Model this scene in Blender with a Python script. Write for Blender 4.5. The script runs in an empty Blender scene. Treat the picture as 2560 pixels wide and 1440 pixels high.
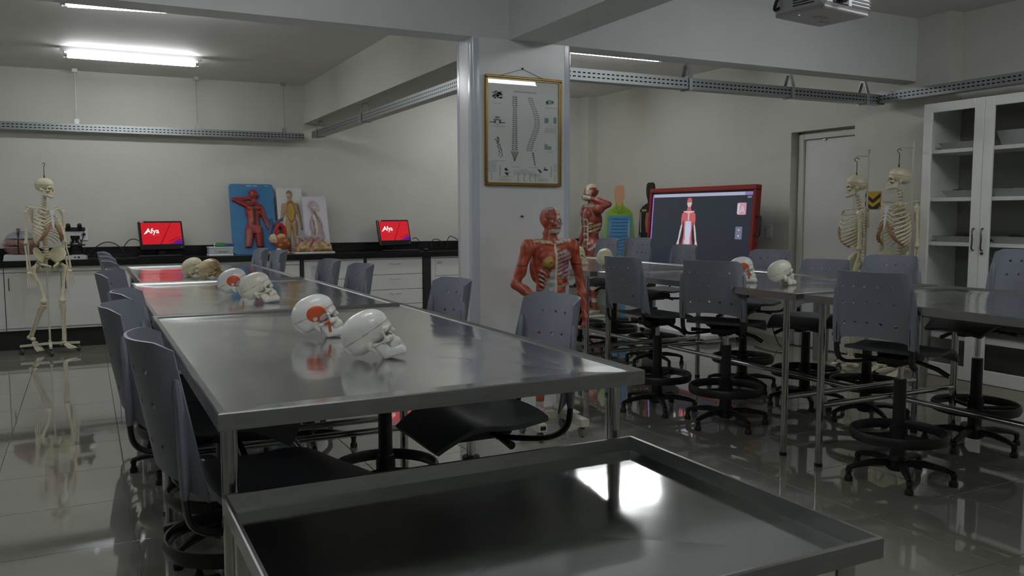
import bpy, bmesh, math, random
import numpy as np
from mathutils import Vector, Matrix

random.seed(7)
sc = bpy.context.scene
COL = sc.collection

# ------------------------------------------------------------------ camera
F_PX, CAM_H = 2108.0, 1.35
_yaw, _pitch, _roll = (math.radians(a) for a in (26.847, 5.01, 0.14))
_f = Vector((math.sin(_yaw) * math.cos(_pitch), math.cos(_yaw) * math.cos(_pitch), -math.sin(_pitch)))
_r = Vector((math.cos(_yaw), -math.sin(_yaw), 0))
_d = _f.cross(_r)
_r2 = _r * math.cos(_roll) + _d * math.sin(_roll)
_d2 = _d * math.cos(_roll) - _r * math.sin(_roll)
cam_data = bpy.data.cameras.new('camera')
cam_data.sensor_width = 36.0
cam_data.lens = F_PX / 2560 * 36.0
cam_data.clip_start = 0.02
cam = bpy.data.objects.new('camera', cam_data)
COL.objects.link(cam)
cam.matrix_world = Matrix(((_r2.x, -_d2.x, -_f.x, 0), (_r2.y, -_d2.y, -_f.y, 0), (_r2.z, -_d2.z, -_f.z, CAM_H), (0, 0, 0, 1)))
sc.camera = cam

# ------------------------------------------------------------------ world, exposure
world = bpy.data.worlds.new('world')
sc.world = world
world.use_nodes = True
world.node_tree.nodes['Background'].inputs[0].default_value = (0.5, 0.6, 0.8, 1)
world.node_tree.nodes['Background'].inputs[1].default_value = 0.05
vs = sc.view_settings
vs.view_transform = 'Standard'
vs.look = 'None'
vs.gamma = 1.0
vs.use_curve_mapping = False
vs.exposure = 0.0
sc.cycles.use_denoising = True
sc.cycles.max_bounces = 10
sc.cycles.diffuse_bounces = 5
sc.cycles.glossy_bounces = 5
sc.cycles.transparent_max_bounces = 16
sc.cycles.sample_clamp_indirect = 6.0
LAMP_POWER = 38.0          # emission of a lit fluorescent tube

# ------------------------------------------------------------------ object helpers
def tag(o, label=None, cat=None, group=None, kind=None):
    if label: o['label'] = label
    if cat: o['category'] = cat
    if group: o['group'] = group
    if kind: o['kind'] = kind
    return o

def empty(name, loc=(0, 0, 0), rz=0.0, label=None, cat=None, group=None):
    o = bpy.data.objects.new(name, None)
    o.empty_display_size = 0.1
    COL.objects.link(o)
    o.location = loc
    o.rotation_euler = (0, 0, rz)
    return tag(o, label, cat, group)

def link(name, me, parent=None, loc=None, rot=None):
    o = bpy.data.objects.new(name, me)
    COL.objects.link(o)
    if parent is not None: o.parent = parent
    if loc is not None: o.location = loc
    if rot is not None: o.rotation_euler = rot
    return o

def copy_tree(o, parent=None):
    c = o.copy()
    COL.objects.link(c)
    c.parent = parent
    for ch in list(o.children):
        copy_tree(ch, c)
    return c

def basis(d):
    d = Vector(d).normalized()
    a = Vector((0, 0, 1)) if abs(d.z) < 0.95 else Vector((1, 0, 0))
    u = d.cross(a).normalized()
    return u, u.cross(d).normalized()

class MB:
    """collects shapes, build() links them as one mesh object"""
    def __init__(s):
        s.v, s.f, s.m = [], [], []
        s.mi = 0
    def add(s, vs, fs):
        o = len(s.v)
        s.v += [tuple(p) for p in vs]
        s.f += [tuple(i + o for i in f) for f in fs]
        s.m += [s.mi] * len(fs)
        return s
    def box(s, x0, x1, y0, y1, z0, z1, M=None, b=0.0):
        if b > 0:
            return s.rbox(x0, x1, y0, y1, z0, z1, b, M)
        vs = [Vector((x, y, z)) for z in (z0, z1) for y in (y0, y1) for x in (x0, x1)]
        if M is not None: vs = [M @ v for v in vs]
        return s.add(vs, [(0, 2, 3, 1), (4, 5, 7, 6), (0, 1, 5, 4), (2, 6, 7, 3), (0, 4, 6, 2), (1, 3, 7, 5)])
    def rbox(s, x0, x1, y0, y1, z0, z1, b, M=None):
        c = [(x0, x1), (y0, y1), (z0, z1)]
        idx, vs = {}, []
        for sx in (0, 1):
            for sy in (0, 1):
                for sz in (0, 1):
                    for ax in range(3):
                        p = [c[0][sx], c[1][sy], c[2][sz]]
                        for k in range(3):
                            if k != ax:
                                p[k] += b if (sx, sy, sz)[k] == 0 else -b
                        idx[(sx, sy, sz, ax)] = len(vs)
                        vs.append(Vector(p))
        fs = []
        for ax in range(3):
            a, d = [(1, 2), (2, 0), (0, 1)][ax]
            for sd in (0, 1):
                q = []
                for (p, r) in ((0, 0), (1, 0), (1, 1), (0, 1)):
                    k = [0, 0, 0]; k[ax] = sd; k[a] = p; k[d] = r
                    q.append(idx[(k[0], k[1], k[2], ax)])
                fs.append(tuple(q) if sd else tuple(reversed(q)))
        for ax in range(3):
            a, d = [(1, 2), (2, 0), (0, 1)][ax]
            for p in (0, 1):
                for r in (0, 1):
                    k0 = [0, 0, 0]; k0[a] = p; k0[d] = r
                    k1 = list(k0); k1[ax] = 1
                    q = (idx[(*k0, a)], idx[(*k1, a)], idx[(*k1, d)], idx[(*k0, d)])
                    fs.append(q if (p == r) else tuple(reversed(q)))
        for sx in (0, 1):
            for sy in (0, 1):
                for sz in (0, 1):
                    t = (idx[(sx, sy, sz, 0)], idx[(sx, sy, sz, 1)], idx[(sx, sy, sz, 2)])
                    fs.append(t if (sx + sy + sz) % 2 == 1 else tuple(reversed(t)))
        if M is not None: vs = [M @ v for v in vs]
        return s.add(vs, fs)
    def tube(s, pts, rad, n=8, cap=True, flat=None, close=False):
        pts = [Vector(p) for p in pts]
        if not isinstance(rad, (list, tuple)): rad = [rad] * len(pts)
        N = len(pts)
        vs, u = [], None
        for i, p in enumerate(pts):
            if close: t = (pts[(i + 1) % N] - pts[i - 1])
            else: t = (pts[min(i + 1, N - 1)] - pts[max(i - 1, 0)])
            if t.length < 1e-9: t = Vector((0, 0, 1))
            t.normalize()
            if u is None: u, w = basis(t)
            else:
                u = (u - t * u.dot(t))
                if u.length < 1e-6: u, w = basis(t)
                u.normalize(); w = u.cross(t).normalized()
            for k in range(n):
                a = 2 * math.pi * (k + .5) / n
                fl = flat or (1, 1)
                vs.append(p + (u * math.cos(a) * fl[0] - w * math.sin(a) * fl[1]) * rad[i])
        fs = []
        for i in range(N if close else N - 1):
            j = (i + 1) % N
            for k in range(n):
                l = (k + 1) % n
                fs.append((i * n + k, i * n + l, j * n + l, j * n + k))
        if cap and not close:
            fs.append(tuple(reversed(range(n))))
            fs.append(tuple(range((N - 1) * n, N * n)))
        return s.add(vs, fs)
    def cyl(s, a, b, r, r2=None, n=16):
        return s.tube([a, b], [r, r if r2 is None else r2], n)
    def lathe(s, prof, n=20, o=(0, 0, 0), M=None, sy=1.0):
        vs, fs = [], []
        for (r, z) in prof:
            for k in range(n):
                a = 2 * math.pi * k / n
                v = Vector((o[0] + r * math.cos(a), o[1] + r * math.sin(a) * sy, o[2] + z))
                vs.append(M @ v if M is not None else v)
        for i in range(len(prof) - 1):
            for k in range(n):
                l = (k + 1) % n
                fs.append((i * n + k, i * n + l, (i + 1) * n + l, (i + 1) * n + k))
        fs.append(tuple(reversed(range(n))))
        fs.append(tuple(range((len(prof) - 1) * n, len(prof) * n)))
        return s.add(vs, fs)
    def ell(s, c, r, nu=14, nv=9, M=None):
        c = Vector(c)
        if not isinstance(r, (list, tuple)): r = (r, r, r)
        vs, fs = [], []
        for i in range(1, nv):
            ph = math.pi * i / nv
            for k in range(nu):
                a = 2 * math.pi * k / nu
                q = Vector((r[0] * math.sin(ph) * math.cos(a), r[1] * math.sin(ph) * math.sin(a), -r[2] * math.cos(ph)))
                vs.append((M @ q if M is not None else q) + c)
        q = Vector((0, 0, -r[2])); vs.append((M @ q if M is not None else q) + c)
        q = Vector((0, 0, r[2])); vs.append((M @ q if M is not None else q) + c)
        L = (nv - 1) * nu
        for i in range(nv - 2):
            for k in range(nu):
                l = (k + 1) % nu
                fs.append((i * nu + k, i * nu + l, (i + 1) * nu + l, (i + 1) * nu + k))
        for k in range(nu):
            l = (k + 1) % nu
            fs.append((L, l, k))
            fs.append((L + 1, (nv - 2) * nu + k, (nv - 2) * nu + l))
        return s.add(vs, fs)
    def prism(s, pts2, a, b, axis='y', M=None):
        """polygon in the plane across axis, from a to b"""
        def P(p, t):
            if axis == 'y': return Vector((p[0], t, p[1]))
            if axis == 'x': return Vector((t, p[0], p[1]))
            return Vector((p[0], p[1], t))
        n = len(pts2)
        vs = [P(p, a) for p in pts2] + [P(p, b) for p in pts2]
        if M is not None: vs = [M @ v for v in vs]
        area = sum(pts2[i][0] * pts2[(i + 1) % n][1] - pts2[(i + 1) % n][0] * pts2[i][1] for i in range(n))
        flip = (area > 0) == (axis == 'y')
        if b < a: flip = not flip
        fs = [tuple(reversed(range(n))), tuple(range(n, 2 * n))] + [(i, (i + 1) % n, n + (i + 1) % n, n + i) for i in range(n)]
        if flip: fs = [tuple(reversed(f)) for f in fs]
        return s.add(vs, fs)
    def mesh(s, name, mats, smooth=35):
        me = bpy.data.meshes.new(name)
        me.from_pydata(s.v, [], s.f)
        if not isinstance(mats, (list, tuple)): mats = [mats]
        for m in mats: me.materials.append(m)
        if len(mats) > 1: me.polygons.foreach_set('material_index', s.m)
        if smooth:
            me.polygons.foreach_set('use_smooth', [True] * len(me.polygons))
            me.update()
            me.set_sharp_from_angle(angle=math.radians(smooth))
        me.update()
        return me
    def build(s, name, mats, parent=None, loc=None, rot=None, smooth=35):
        return link(name, s.mesh(name, mats, smooth), parent, loc, rot)

def struct(o):
    o['kind'] = 'structure'
    return o

def rot(ax, deg):
    return Matrix.Rotation(math.radians(deg), 4, ax)

def rrect(w, h, r, n=4, cx=0, cy=0):
    out = []
    for (sx, sy, a0) in ((1, 1, 0), (-1, 1, 90), (-1, -1, 180), (1, -1, 270)):
        for i in range(n + 1):
            a = math.radians(a0 + 90 * i / n)
            out.append((cx + sx * (w / 2 - r) + r * math.cos(a), cy + sy * (h / 2 - r) + r * math.sin(a)))
    return out

def bez(pts, n=10):
    """smooth Catmull-Rom through points"""
    P = [Vector(p) for p in pts]
    out = []
    for i in range(len(P) - 1):
        p0, p1, p2, p3 = P[max(i - 1, 0)], P[i], P[i + 1], P[min(i + 2, len(P) - 1)]
        for k in range(n):
            t = k / n
            out.append(0.5 * ((2 * p1) + (p2 - p0) * t + (2 * p0 - 5 * p1 + 4 * p2 - p3) * t * t + (3 * p1 - p0 - 3 * p2 + p3) * t ** 3))
    out.append(P[-1])
    return out

# ------------------------------------------------------------------ materials
MATS = {}
def mat(name, col=(0.5, 0.5, 0.5), rough=0.5, metal=0.0, spec=0.5, noise=0.0, nscale=30.0, bump=0.0, bscale=60.0,
        emit=None, estr=0.0, trans=0.0, alpha=1.0, attr=None, coat=0.0, rnoise=0.0, sss=0.0, stretch=None):
    if name in MATS: return MATS[name]
    m = bpy.data.materials.new(name)
    m.use_nodes = True
    nt = m.node_tree
    b = nt.nodes['Principled BSDF']
    b.inputs['Base Color'].default_value = (*col, 1)
    b.inputs['Roughness'].default_value = rough
    b.inputs['Metallic'].default_value = metal
    b.inputs['Specular IOR Level'].default_value = spec
    b.inputs['Transmission Weight'].default_value = trans
    b.inputs['Alpha'].default_value = alpha
    b.inputs['Coat Weight'].default_value = coat
    if coat: b.inputs['Coat Roughness'].default_value = 0.04
    if emit:
        b.inputs['Emission Color'].default_value = (*emit, 1)
        b.inputs['Emission Strength'].default_value = estr
    tc = nt.nodes.new('ShaderNodeTexCoord')
    vec = tc.outputs['Object']
    if stretch:
        mp = nt.nodes.new('ShaderNodeMapping')
        mp.inputs['Scale'].default_value = stretch
        nt.links.new(vec, mp.inputs['Vector'])
        vec = mp.outputs['Vector']
    src = None
    if attr:
        a = nt.nodes.new('ShaderNodeVertexColor')
        a.layer_name = attr
        src = a.outputs['Color']
        nt.links.new(src, b.inputs['Base Color'])
    if noise > 0 or rnoise > 0:
        nz = nt.nodes.new('ShaderNodeTexNoise')
        nz.inputs['Scale'].default_value = nscale
        nz.inputs['Detail'].default_value = 4
        nt.links.new(vec, nz.inputs['Vector'])
        if noise > 0:
            mr = nt.nodes.new('ShaderNodeMapRange')
            mr.inputs['From Min'].default_value = 0.3
            mr.inputs['From Max'].default_value = 0.7
            mr.inputs['To Min'].default_value = 1 - noise
            mr.inputs['To Max'].default_value = 1 + noise
            nt.links.new(nz.outputs['Fac'], mr.inputs['Value'])
            mx = nt.nodes.new('ShaderNodeVectorMath')
            mx.operation = 'SCALE'
            mx.inputs[0].default_value = col
            if src: nt.links.new(src, mx.inputs[0])
            nt.links.new(mr.outputs['Result'], mx.inputs['Scale'])
            nt.links.new(mx.outputs['Vector'], b.inputs['Base Color'])
        if rnoise > 0:
            m2 = nt.nodes.new('ShaderNodeMapRange')
            m2.inputs['To Min'].default_value = max(0.02, rough - rnoise)
            m2.inputs['To Max'].default_value = rough + rnoise
            nt.links.new(nz.outputs['Fac'], m2.inputs['Value'])
            nt.links.new(m2.outputs['Result'], b.inputs['Roughness'])
    if bump > 0:
        n2 = nt.nodes.new('ShaderNodeTexNoise')
        n2.inputs['Scale'].default_value = bscale
        n2.inputs['Detail'].default_value = 3
        nt.links.new(vec, n2.inputs['Vector'])
        bp = nt.nodes.new('ShaderNodeBump')
        bp.inputs['Strength'].default_value = 1.0
        bp.inputs['Distance'].default_value = bump
        nt.links.new(n2.outputs['Fac'], bp.inputs['Height'])
        nt.links.new(bp.outputs['Normal'], b.inputs['Normal'])
    MATS[name] = m
    return m

WALL = mat('wall_paint', (0.60, 0.595, 0.545), 0.65, noise=0.02, nscale=3, bump=0.0006, bscale=120)
CEIL = mat('ceiling_paint', (0.66, 0.65, 0.62), 0.7, noise=0.02, nscale=4, bump=0.0005, bscale=80)
CLAD = mat('glossy_column_paint', (0.80, 0.825, 0.84), 0.25, noise=0.03, nscale=2.5, bump=0.0004, bscale=12)
TILE = mat('polished_tile', (0.30, 0.29, 0.25), 0.035, spec=1.0, noise=0.03, nscale=6, coat=0.6)
GROUT = mat('tile_joint', (0.17, 0.16, 0.14), 0.8)
BASEB = mat('tile_baseboard', (0.42, 0.40, 0.34), 0.2, noise=0.04, nscale=6)
STEEL = mat('brushed_steel_sheet', (0.64, 0.655, 0.66), 0.14, metal=1.0, rnoise=0.05, nscale=5, bump=0.006, bscale=2.0)
STEELT = mat('smooth_steel_tray', (0.52, 0.54, 0.53), 0.10, metal=1.0, rnoise=0.03, nscale=5, bump=0.002, bscale=2.0)
STEELE = mat('steel_edge', (0.40, 0.41, 0.41), 0.30, metal=1.0, noise=0.08, nscale=14, stretch=(1, 1, 6))
PIPE = mat('polished_steel_tube', (0.55, 0.55, 0.54), 0.16, metal=1.0)
GALV = mat('galvanised_steel', (0.45, 0.47, 0.48), 0.42, metal=0.9, noise=0.12, nscale=40)
GREYP = mat('grey_chair_plastic', (0.185, 0.20, 0.25), 0.42, noise=0.03, nscale=90, bump=0.00025, bscale=500)
SEATP = mat('shaded_grey_seat_plastic', (0.075, 0.08, 0.092), 0.45, bump=0.00025, bscale=500)  # backrest grey darkened, the shade on the seat put into the colour
BLACKP = mat('black_plastic', (0.012, 0.012, 0.013), 0.4)
BLACKM = mat('black_painted_metal', (0.012, 0.012, 0.013), 0.3)
CHROME = mat('chrome', (0.75, 0.75, 0.75), 0.1, metal=1.0)
RUBBER = mat('rubber', (0.03, 0.03, 0.03), 0.8)
WHITEL = mat('white_laminate', (0.70, 0.695, 0.67), 0.35, noise=0.015, nscale=20)
WHITEC = mat('white_cabinet_paint', (0.82, 0.83, 0.81), 0.4)
DARKIN = mat('cabinet_dark_back', (0.10, 0.105, 0.10), 0.6)
GRANITE = mat('black_granite', (0.010, 0.010, 0.011), 0.16, noise=0.5, nscale=260)
BONE = mat('bone_ivory', (0.66, 0.60, 0.44), 0.45, noise=0.10, nscale=35)
SKULLM = mat('skull_bone', rough=0.32, attr='Col', noise=0.03, nscale=40, coat=0.25)
FLESH = mat('painted_anatomy', rough=0.42, attr='Col', noise=0.07, nscale=45)
STAND = mat('cream_painted_steel', (0.58, 0.56, 0.47), 0.4)
DISC = mat('cartilage', (0.36, 0.20, 0.10), 0.5)
CARTI = mat('costal_cartilage_tan', (0.36, 0.20, 0.10), 0.45)
STERN = mat('pale_sternum', (0.62, 0.64, 0.68), 0.4)
GOLD = mat('gilt_wood', (0.30, 0.19, 0.05), 0.3, metal=0.6, noise=0.1, nscale=60)
PAPER = mat('poster_paper', (0.80, 0.83, 0.83), 0.6)
SCREENB = mat('black_screen_bezel', (0.008, 0.008, 0.01), 0.25)
WHITEP = mat('white_plastic', (0.72, 0.73, 0.74), 0.35)
def flat(name, col, rough=0.55):
    return mat(name, col, rough)
# ------------------------------------------------------------------ implicit surfaces for organic forms
def surf(f, lo, hi, h):
    lo, hi = np.array(lo, float), np.array(hi, float)
    n = np.ceil((hi - lo) / h).astype(int) + 1
    ax = [(lo[i] + h * np.arange(n[i])).astype(np.float32) for i in range(3)]
    P = np.stack(np.meshgrid(*ax, indexing='ij'), -1)
    D = f(P).astype(np.float32)
    ins = D < 0
    cnt = sum(ins[a:n[0] - 1 + a, b:n[1] - 1 + b, c:n[2] - 1 + c].astype(np.int8) for a in (0, 1) for b in (0, 1) for c in (0, 1))
    act = (cnt > 0) & (cnt < 8)
    I = np.argwhere(act)
    vid = -np.ones(act.shape, np.int64)
    vid[act] = np.arange(len(I))
    offs = [(a, b, c) for a in (0, 1) for b in (0, 1) for c in (0, 1)]
    dc = {o: D[I[:, 0] + o[0], I[:, 1] + o[1], I[:, 2] + o[2]] for o in offs}
    acc = np.zeros((len(I), 3)); w = np.zeros(len(I))
    for o in offs:
        for k in range(3):
            if o[k] == 0:
                q = list(o); q[k] = 1; q = tuple(q)
                d0, d1 = dc[o], dc[q]
                cr = (d0 < 0) != (d1 < 0)
                t = np.where(cr, d0 / np.where(cr, d0 - d1, 1), 0)
                p = np.array(o, float)[None] + 0 * acc
                p[:, k] += t
                acc[cr] += p[cr]; w[cr] += 1
    V = lo + h * (I + acc / w[:, None])
    faces = []
    for k in range(3):
        a, b = [(1, 2), (2, 0), (0, 1)][k]
        s0 = [slice(None)] * 3; s1 = [slice(None)] * 3
        s0[k] = slice(0, -1); s1[k] = slice(1, None)
        A, B = ins[tuple(s0)], ins[tuple(s1)]
        E = np.argwhere(A != B)
        E = E[(E[:, a] > 0) & (E[:, b] > 0) & (E[:, a] < n[a] - 1) & (E[:, b] < n[b] - 1)]
        q = []
        for (da, db) in ((-1, -1), (0, -1), (0, 0), (-1, 0)):
            e = E.copy(); e[:, a] += da; e[:, b] += db
            q.append(vid[e[:, 0], e[:, 1], e[:, 2]])
        q = np.stack(q, 1)
        fl = ~A[E[:, 0], E[:, 1], E[:, 2]]
        q[fl] = q[fl][:, ::-1]
        faces.append(q)
    return V, np.concatenate(faces)

def nsph(P, c, r): return np.linalg.norm(P - np.array(c, np.float32), axis=-1) - r
def nell(P, c, r, R=None):
    q = P - np.array(c, np.float32)
    if R is not None: q = q @ np.array(R, np.float32)
    r = np.array(r, np.float32)
    k0 = np.linalg.norm(q / r, axis=-1); k1 = np.linalg.norm(q / r ** 2, axis=-1)
    return k0 * (k0 - 1) / np.maximum(k1, 1e-6)
def ncap(P, a, b, ra, rb=None):
    if rb is None: rb = ra
    a = np.array(a, np.float32); ab = np.array(b, np.float32) - a
    q = P - a
    t = np.clip((q @ ab) / float(ab @ ab), 0, 1)
    return np.linalg.norm(q - t[..., None] * ab, axis=-1) - (ra + (rb - ra) * t)
def smin(a, b, k):
    h = np.clip(.5 + .5 * (b - a) / k, 0, 1)
    return b * (1 - h) + a * h - k * h * (1 - h)
def smax(a, b, k): return -smin(-a, -b, k)
def rmat(ax, deg): return np.array(Matrix.Rotation(math.radians(deg), 3, ax))

def organic(name, V, Fc, mats, colour=None, smooth=True):
    me = bpy.data.meshes.new(name)
    me.from_pydata(V.tolist(), [], Fc.tolist())
    if not isinstance(mats, (list, tuple)): mats = [mats]
    for m in mats: me.materials.append(m)
    me.polygons.foreach_set('use_smooth', [True] * len(me.polygons))
    if colour is not None:
        c = colour(V) if callable(colour) else np.tile(np.array(colour, float), (len(V), 1))
        at = me.color_attributes.new('Col', 'FLOAT_COLOR', 'POINT')
        at.data.foreach_set('color', np.concatenate([c, np.ones((len(V), 1))], 1).astype(np.float32).ravel())
    me.update()
    return me

def paint(V, base, rules):
    """rules: (mask, colour)"""
    c = np.tile(np.array(base, float), (len(V), 1))
    for m, k in rules: c[m] = k
    return c

# ------------------------------------------------------------------ skull (faces +X, origin between the ears)
def skull_d(P):
    d = nell(P, (-.012, 0, .054), (.090, .069, .072))
    d = smin(d, nell(P, (.033, 0, .056), (.057, .057, .056)), .03)
    d = smin(d, nell(P, (-.052, 0, .026), (.050, .056, .048)), .03)
    Q = P.copy(); Q[..., 1] = np.abs(Q[..., 1])
    d = smin(d, nell(Q, (.060, 0, -.030), (.030, .034, .036)), .015)
    d = smin(d, ncap(Q, (.080, .006, .024), (.068, .046, .022), .012, .010), .014)
    d = smin(d, ncap(Q, (.070, .040, -.012), (.052, .056, -.014), .012, .010), .010)
    d = smin(d, ncap(Q, (.052, .056, .016), (.052, .057, -.012), .006), .008)
    d = smin(d, ncap(Q, (.050, .058, -.014), (.000, .066, -.006), .0065, .007), .006)
    d = smin(d, ncap(Q, (-.016, .052, -.004), (-.008, .050, -.034), .015, .007), .010)
    d = smax(d, -nell(Q, (.036, .074, .006), (.030, .019, .026)), .008)
    d = smax(d, -nell(Q, (.090, .031, .000), (.024, .0175, .0150)), .006)
    d = smin(d, ncap(Q, (.078, 0, .020), (.090, 0, -.002), .010, .007), .008)
    d = smax(d, -nell(Q, (.094, 0, -.021), (.018, .0115, .0165)), .004)
    d = smin(d, ncap(Q, (.082, .006, -.044), (.056, .030, -.046), .012, .010), .010)
    d = smax(d, -nell(Q, (.046, 0, -.062), (.030, .020, .018)), .006)
    d = smax(d, -nell(Q, (.010, .0, -.052), (.034, .040, .036)), .008)
    d = smax(d, -nell(Q, (.018, .047, -.030), (.028, .014, .020)), .006)
    d = smax(d, -nsph(Q, (-.004, .066, .0), .006), .003)
    return d
def jaw_d(P):
    Q = P.copy(); Q[..., 1] = np.abs(Q[..., 1]); Q[..., 2] = Q[..., 2] * 1.13
    d = ncap(Q, (.004, .050, -.012), (.014, .048, -.068), .0085, .011)
    d = smin(d, ncap(Q, (.020, .049, -.024), (.026, .047, -.070), .0085, .011), .014)
    d = smin(d, ncap(Q, (.036, .047, -.022), (.040, .043, -.066), .006, .010), .014)
    d = smin(d, ncap(Q, (.018, .047, -.076), (.078, .020, -.098), .012, .013), .012)
    d = smin(d, ncap(Q, (.030, .044, -.070), (.078, .020, -.088), .012, .012), .012)
    d = smin(d, ncap(Q, (.040, .040, -.066), (.078, .020, -.078), .009, .009), .012)
    d = smin(d, ncap(Q, (.080, .000, -.098), (.080, .018, -.098), .015, .013), .010)
    d = smin(d, ncap(Q, (.082, .000, -.078), (.078, .018, -.078), .008), .010)
    d = smax(d, -nell(Q, (.040, 0, -.080), (.036, .024, .040)), .006)
    return d
SKV, SKF = surf(skull_d, (-.115, -.085, -.07), (.115, .085, .14), .0031)
JWV, JWF = surf(jaw_d, (-.01, -.07, -.12), (.105, .07, .005), .0026)

IVORY, PALE, TANB = (.68, .64, .50), (.74, .735, .69), (.46, .37, .19)
RED, DRED, ORED = (.42, .05, .025), (.20, .02, .012), (.56, .09, .03)
def skull_colour(style):
    def f(V):
        x, y, z = V.T
        base = {'plain': (.72, .70, .60), 'white': (.76, .755, .70), 'brown': (.58, .48, .27), 'yellow': (.68, .63, .43), 'model': (.66, .60, .44)}[style]
        c = np.tile(np.array(base), (len(V), 1))
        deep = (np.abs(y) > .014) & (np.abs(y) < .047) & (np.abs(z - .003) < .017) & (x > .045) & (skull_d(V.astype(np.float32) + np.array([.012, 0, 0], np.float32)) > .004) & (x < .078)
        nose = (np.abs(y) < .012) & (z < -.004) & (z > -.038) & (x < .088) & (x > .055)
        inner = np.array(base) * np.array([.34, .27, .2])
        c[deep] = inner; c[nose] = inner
        cut = z - .045 - .05 * x
        c[np.abs(cut) < .0022] = np.array(base) * np.array([.62, .55, .40])
        if style == 'white':
            c[(cut > .0022)] = (.76, .76, .74)
        if style == 'brown':
            t = np.clip((x - .02) / .07, 0, 1)[:, None]
            c = c * (1 - t) + np.array([.20, .125, .04]) * t
        return c
    return f
SKULL_ME, JAW_ME = {}, {}
def skull_meshes(style):
    if style not in SKULL_ME:
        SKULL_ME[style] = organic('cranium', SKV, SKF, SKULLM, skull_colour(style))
        col = {'plain': (.72, .70, .60), 'white': (.78, .78, .76), 'brown': (.46, .36, .18), 'yellow': (.66, .61, .42), 'model': (.66, .60, .44)}[style]
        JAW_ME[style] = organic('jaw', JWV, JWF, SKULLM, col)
    return SKULL_ME[style], JAW_ME[style]

TOOTH = mat('tooth_enamel', (.70, .66, .50), 0.3)
def teeth_mesh(lower):
    mb = MB()
    for i in range(-6, 7):
        t = i / 6.2
        a = t * 1.15
        x = .046 + .044 * math.cos(a) * (1 if abs(t) < .7 else 1) - .016 * t * t
        y = .031 * math.sin(a) * 1.05
        w = .0034 if abs(i) < 3 else .0042
        M = Matrix.Translation((x, y, 0)) @ Matrix.Rotation(a, 4, 'Z')
        if lower: mb.rbox(-.004, .004, -w, w, -.074, -.0625, .0012, M)
        else: mb.rbox(-.004, .004, -w, w, -.0625, -.047, .0012, M)
    return mb.mesh('teeth', TOOTH)
TEETH_U, TEETH_L = teeth_mesh(False), teeth_mesh(True)

def muscle_patch():
    def f(P):
        d = skull_d(P) - .0045
        e = nell(P, (.008, -.066, .044), (.044, .05, .036), rmat('Y', 12))
        hole = nell(P, (-.006, -.074, .024), (.011, .04, .010))
        e = smax(e, -hole, .003)
        e = smax(e, -nell(P, (.034, -.07, .010), (.026, .05, .020), rmat('Y', -20)), .003)
        return smax(d, e, .003)
    return surf(f, (-.06, -.09, -.01), (.075, -.03, .1), .0022)
def tendon_patch():
    def f(P):
        d = skull_d(P) - .0035
        e = nell(P, (.030, -.066, .012), (.024, .05, .022), rmat('Y', -25))
        return smax(d, e, .003)
    return surf(f, (-.01, -.09, -.03), (.075, -.03, .05), .0026)
MPV, MPF = muscle_patch()
TPV, TPF = tendon_patch()
MUSCLE_ME = organic('temporal_muscle', MPV, MPF, mat('red_muscle_paint', (.52, .085, .025), .35, noise=.18, nscale=120, stretch=(1, 1, 1)))
TENDON_ME = organic('tendon', TPV, TPF, mat('grey_tendon_paint', (.50, .50, .48), .4, noise=.2, nscale=160, stretch=(1, 1, .15)))
_mm = MB()
_mm.tube([(.046, -.069, -.008), (.020, -.073, -.011)], [.0055, .0045], 8)
_mm.tube([(.046, -.066, -.014), (.030, -.058, -.06)], [.004, .003], 6)
_mm.tube([(.040, -.067, -.014), (.024, -.058, -.06)], [.004, .003], 6)
CHEEK_ME = _mm.mesh('cheek_muscle', MATS['red_muscle_paint'])
HOLEDOT = mat('dark_dot', (.02, .018, .015), .6)
def dots_mesh(pts):
    mb = MB()
    for (x, z, r) in pts:
        y = -.085
        for _ in range(60):
            d = float(skull_d(np.array([[x, y, z]], np.float32))[0])
            if d < .0004: break
            y += d * .8
        mb.ell((x, y, z), (r, .0012, r), 8, 5)
    return mb.mesh('suture_dot', HOLEDOT)
DOTS_A = dots_mesh([(.022, .022, .0016), (.020, .017, .0016), (.017, .010, .0014), (.019, .004, .0014), (.038, .060, .0018), (-.020, .058, .0016), (.050, .040, .0017), (-.03, .0, .0016)])
DOTS_B = dots_mesh([(.020, .016, .0017), (.019, .010, .0014), (.017, .004, .0013)])

def make_skull(loc, yaw, pitch, style, label, cat='skull', muscle=False, dots=None, jaw=True, roll=0, group=None, tablez=.907, size=.82):
    t = empty('skull_model', (*loc[:2], tablez), 0, label, cat, group)
    R = rot('Z', yaw) @ rot('Y', -pitch) @ rot('X', roll)
    cm, jm = skull_meshes(style)
    A = np.array(R)[:3, :3]
    zs = (SKV @ A.T)[:, 2].min()
    if jaw: zs = min(zs, (JWV @ A.T)[:, 2].min())
    t.location = (loc[0], loc[1], tablez)
    M = Matrix.Translation((0, 0, -zs * size + .0005)) @ R @ Matrix.Scale(size, 4)
    parts = [('cranium', cm), ('teeth', TEETH_U)]
    if jaw: parts += [('jaw', jm)]
    made = {}
    for n, me in parts:
        o = link(n, me, t); o.matrix_local = M; made[n] = o
    if jaw:
        o = link('teeth', TEETH_L, made['jaw'])
    if muscle:
        for n, me in (('temporal_muscle', MUSCLE_ME), ('tendon', TENDON_ME), ('cheek_muscle', CHEEK_ME)):
            o = link(n, me, t); o.matrix_local = M
    if dots is not None:
        o = link('suture_marks', dots, t); o.matrix_local = M
    return t
# ------------------------------------------------------------------ the room
XL, XR, YF, YB = -4.5, 6.40, -3.5, 10.25
CZ, CZB = 2.96, 2.88
BEAM_Z, BEAM_Y0, BEAM_Y1 = 2.447, 4.87, 5.06
T = 0.15

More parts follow.
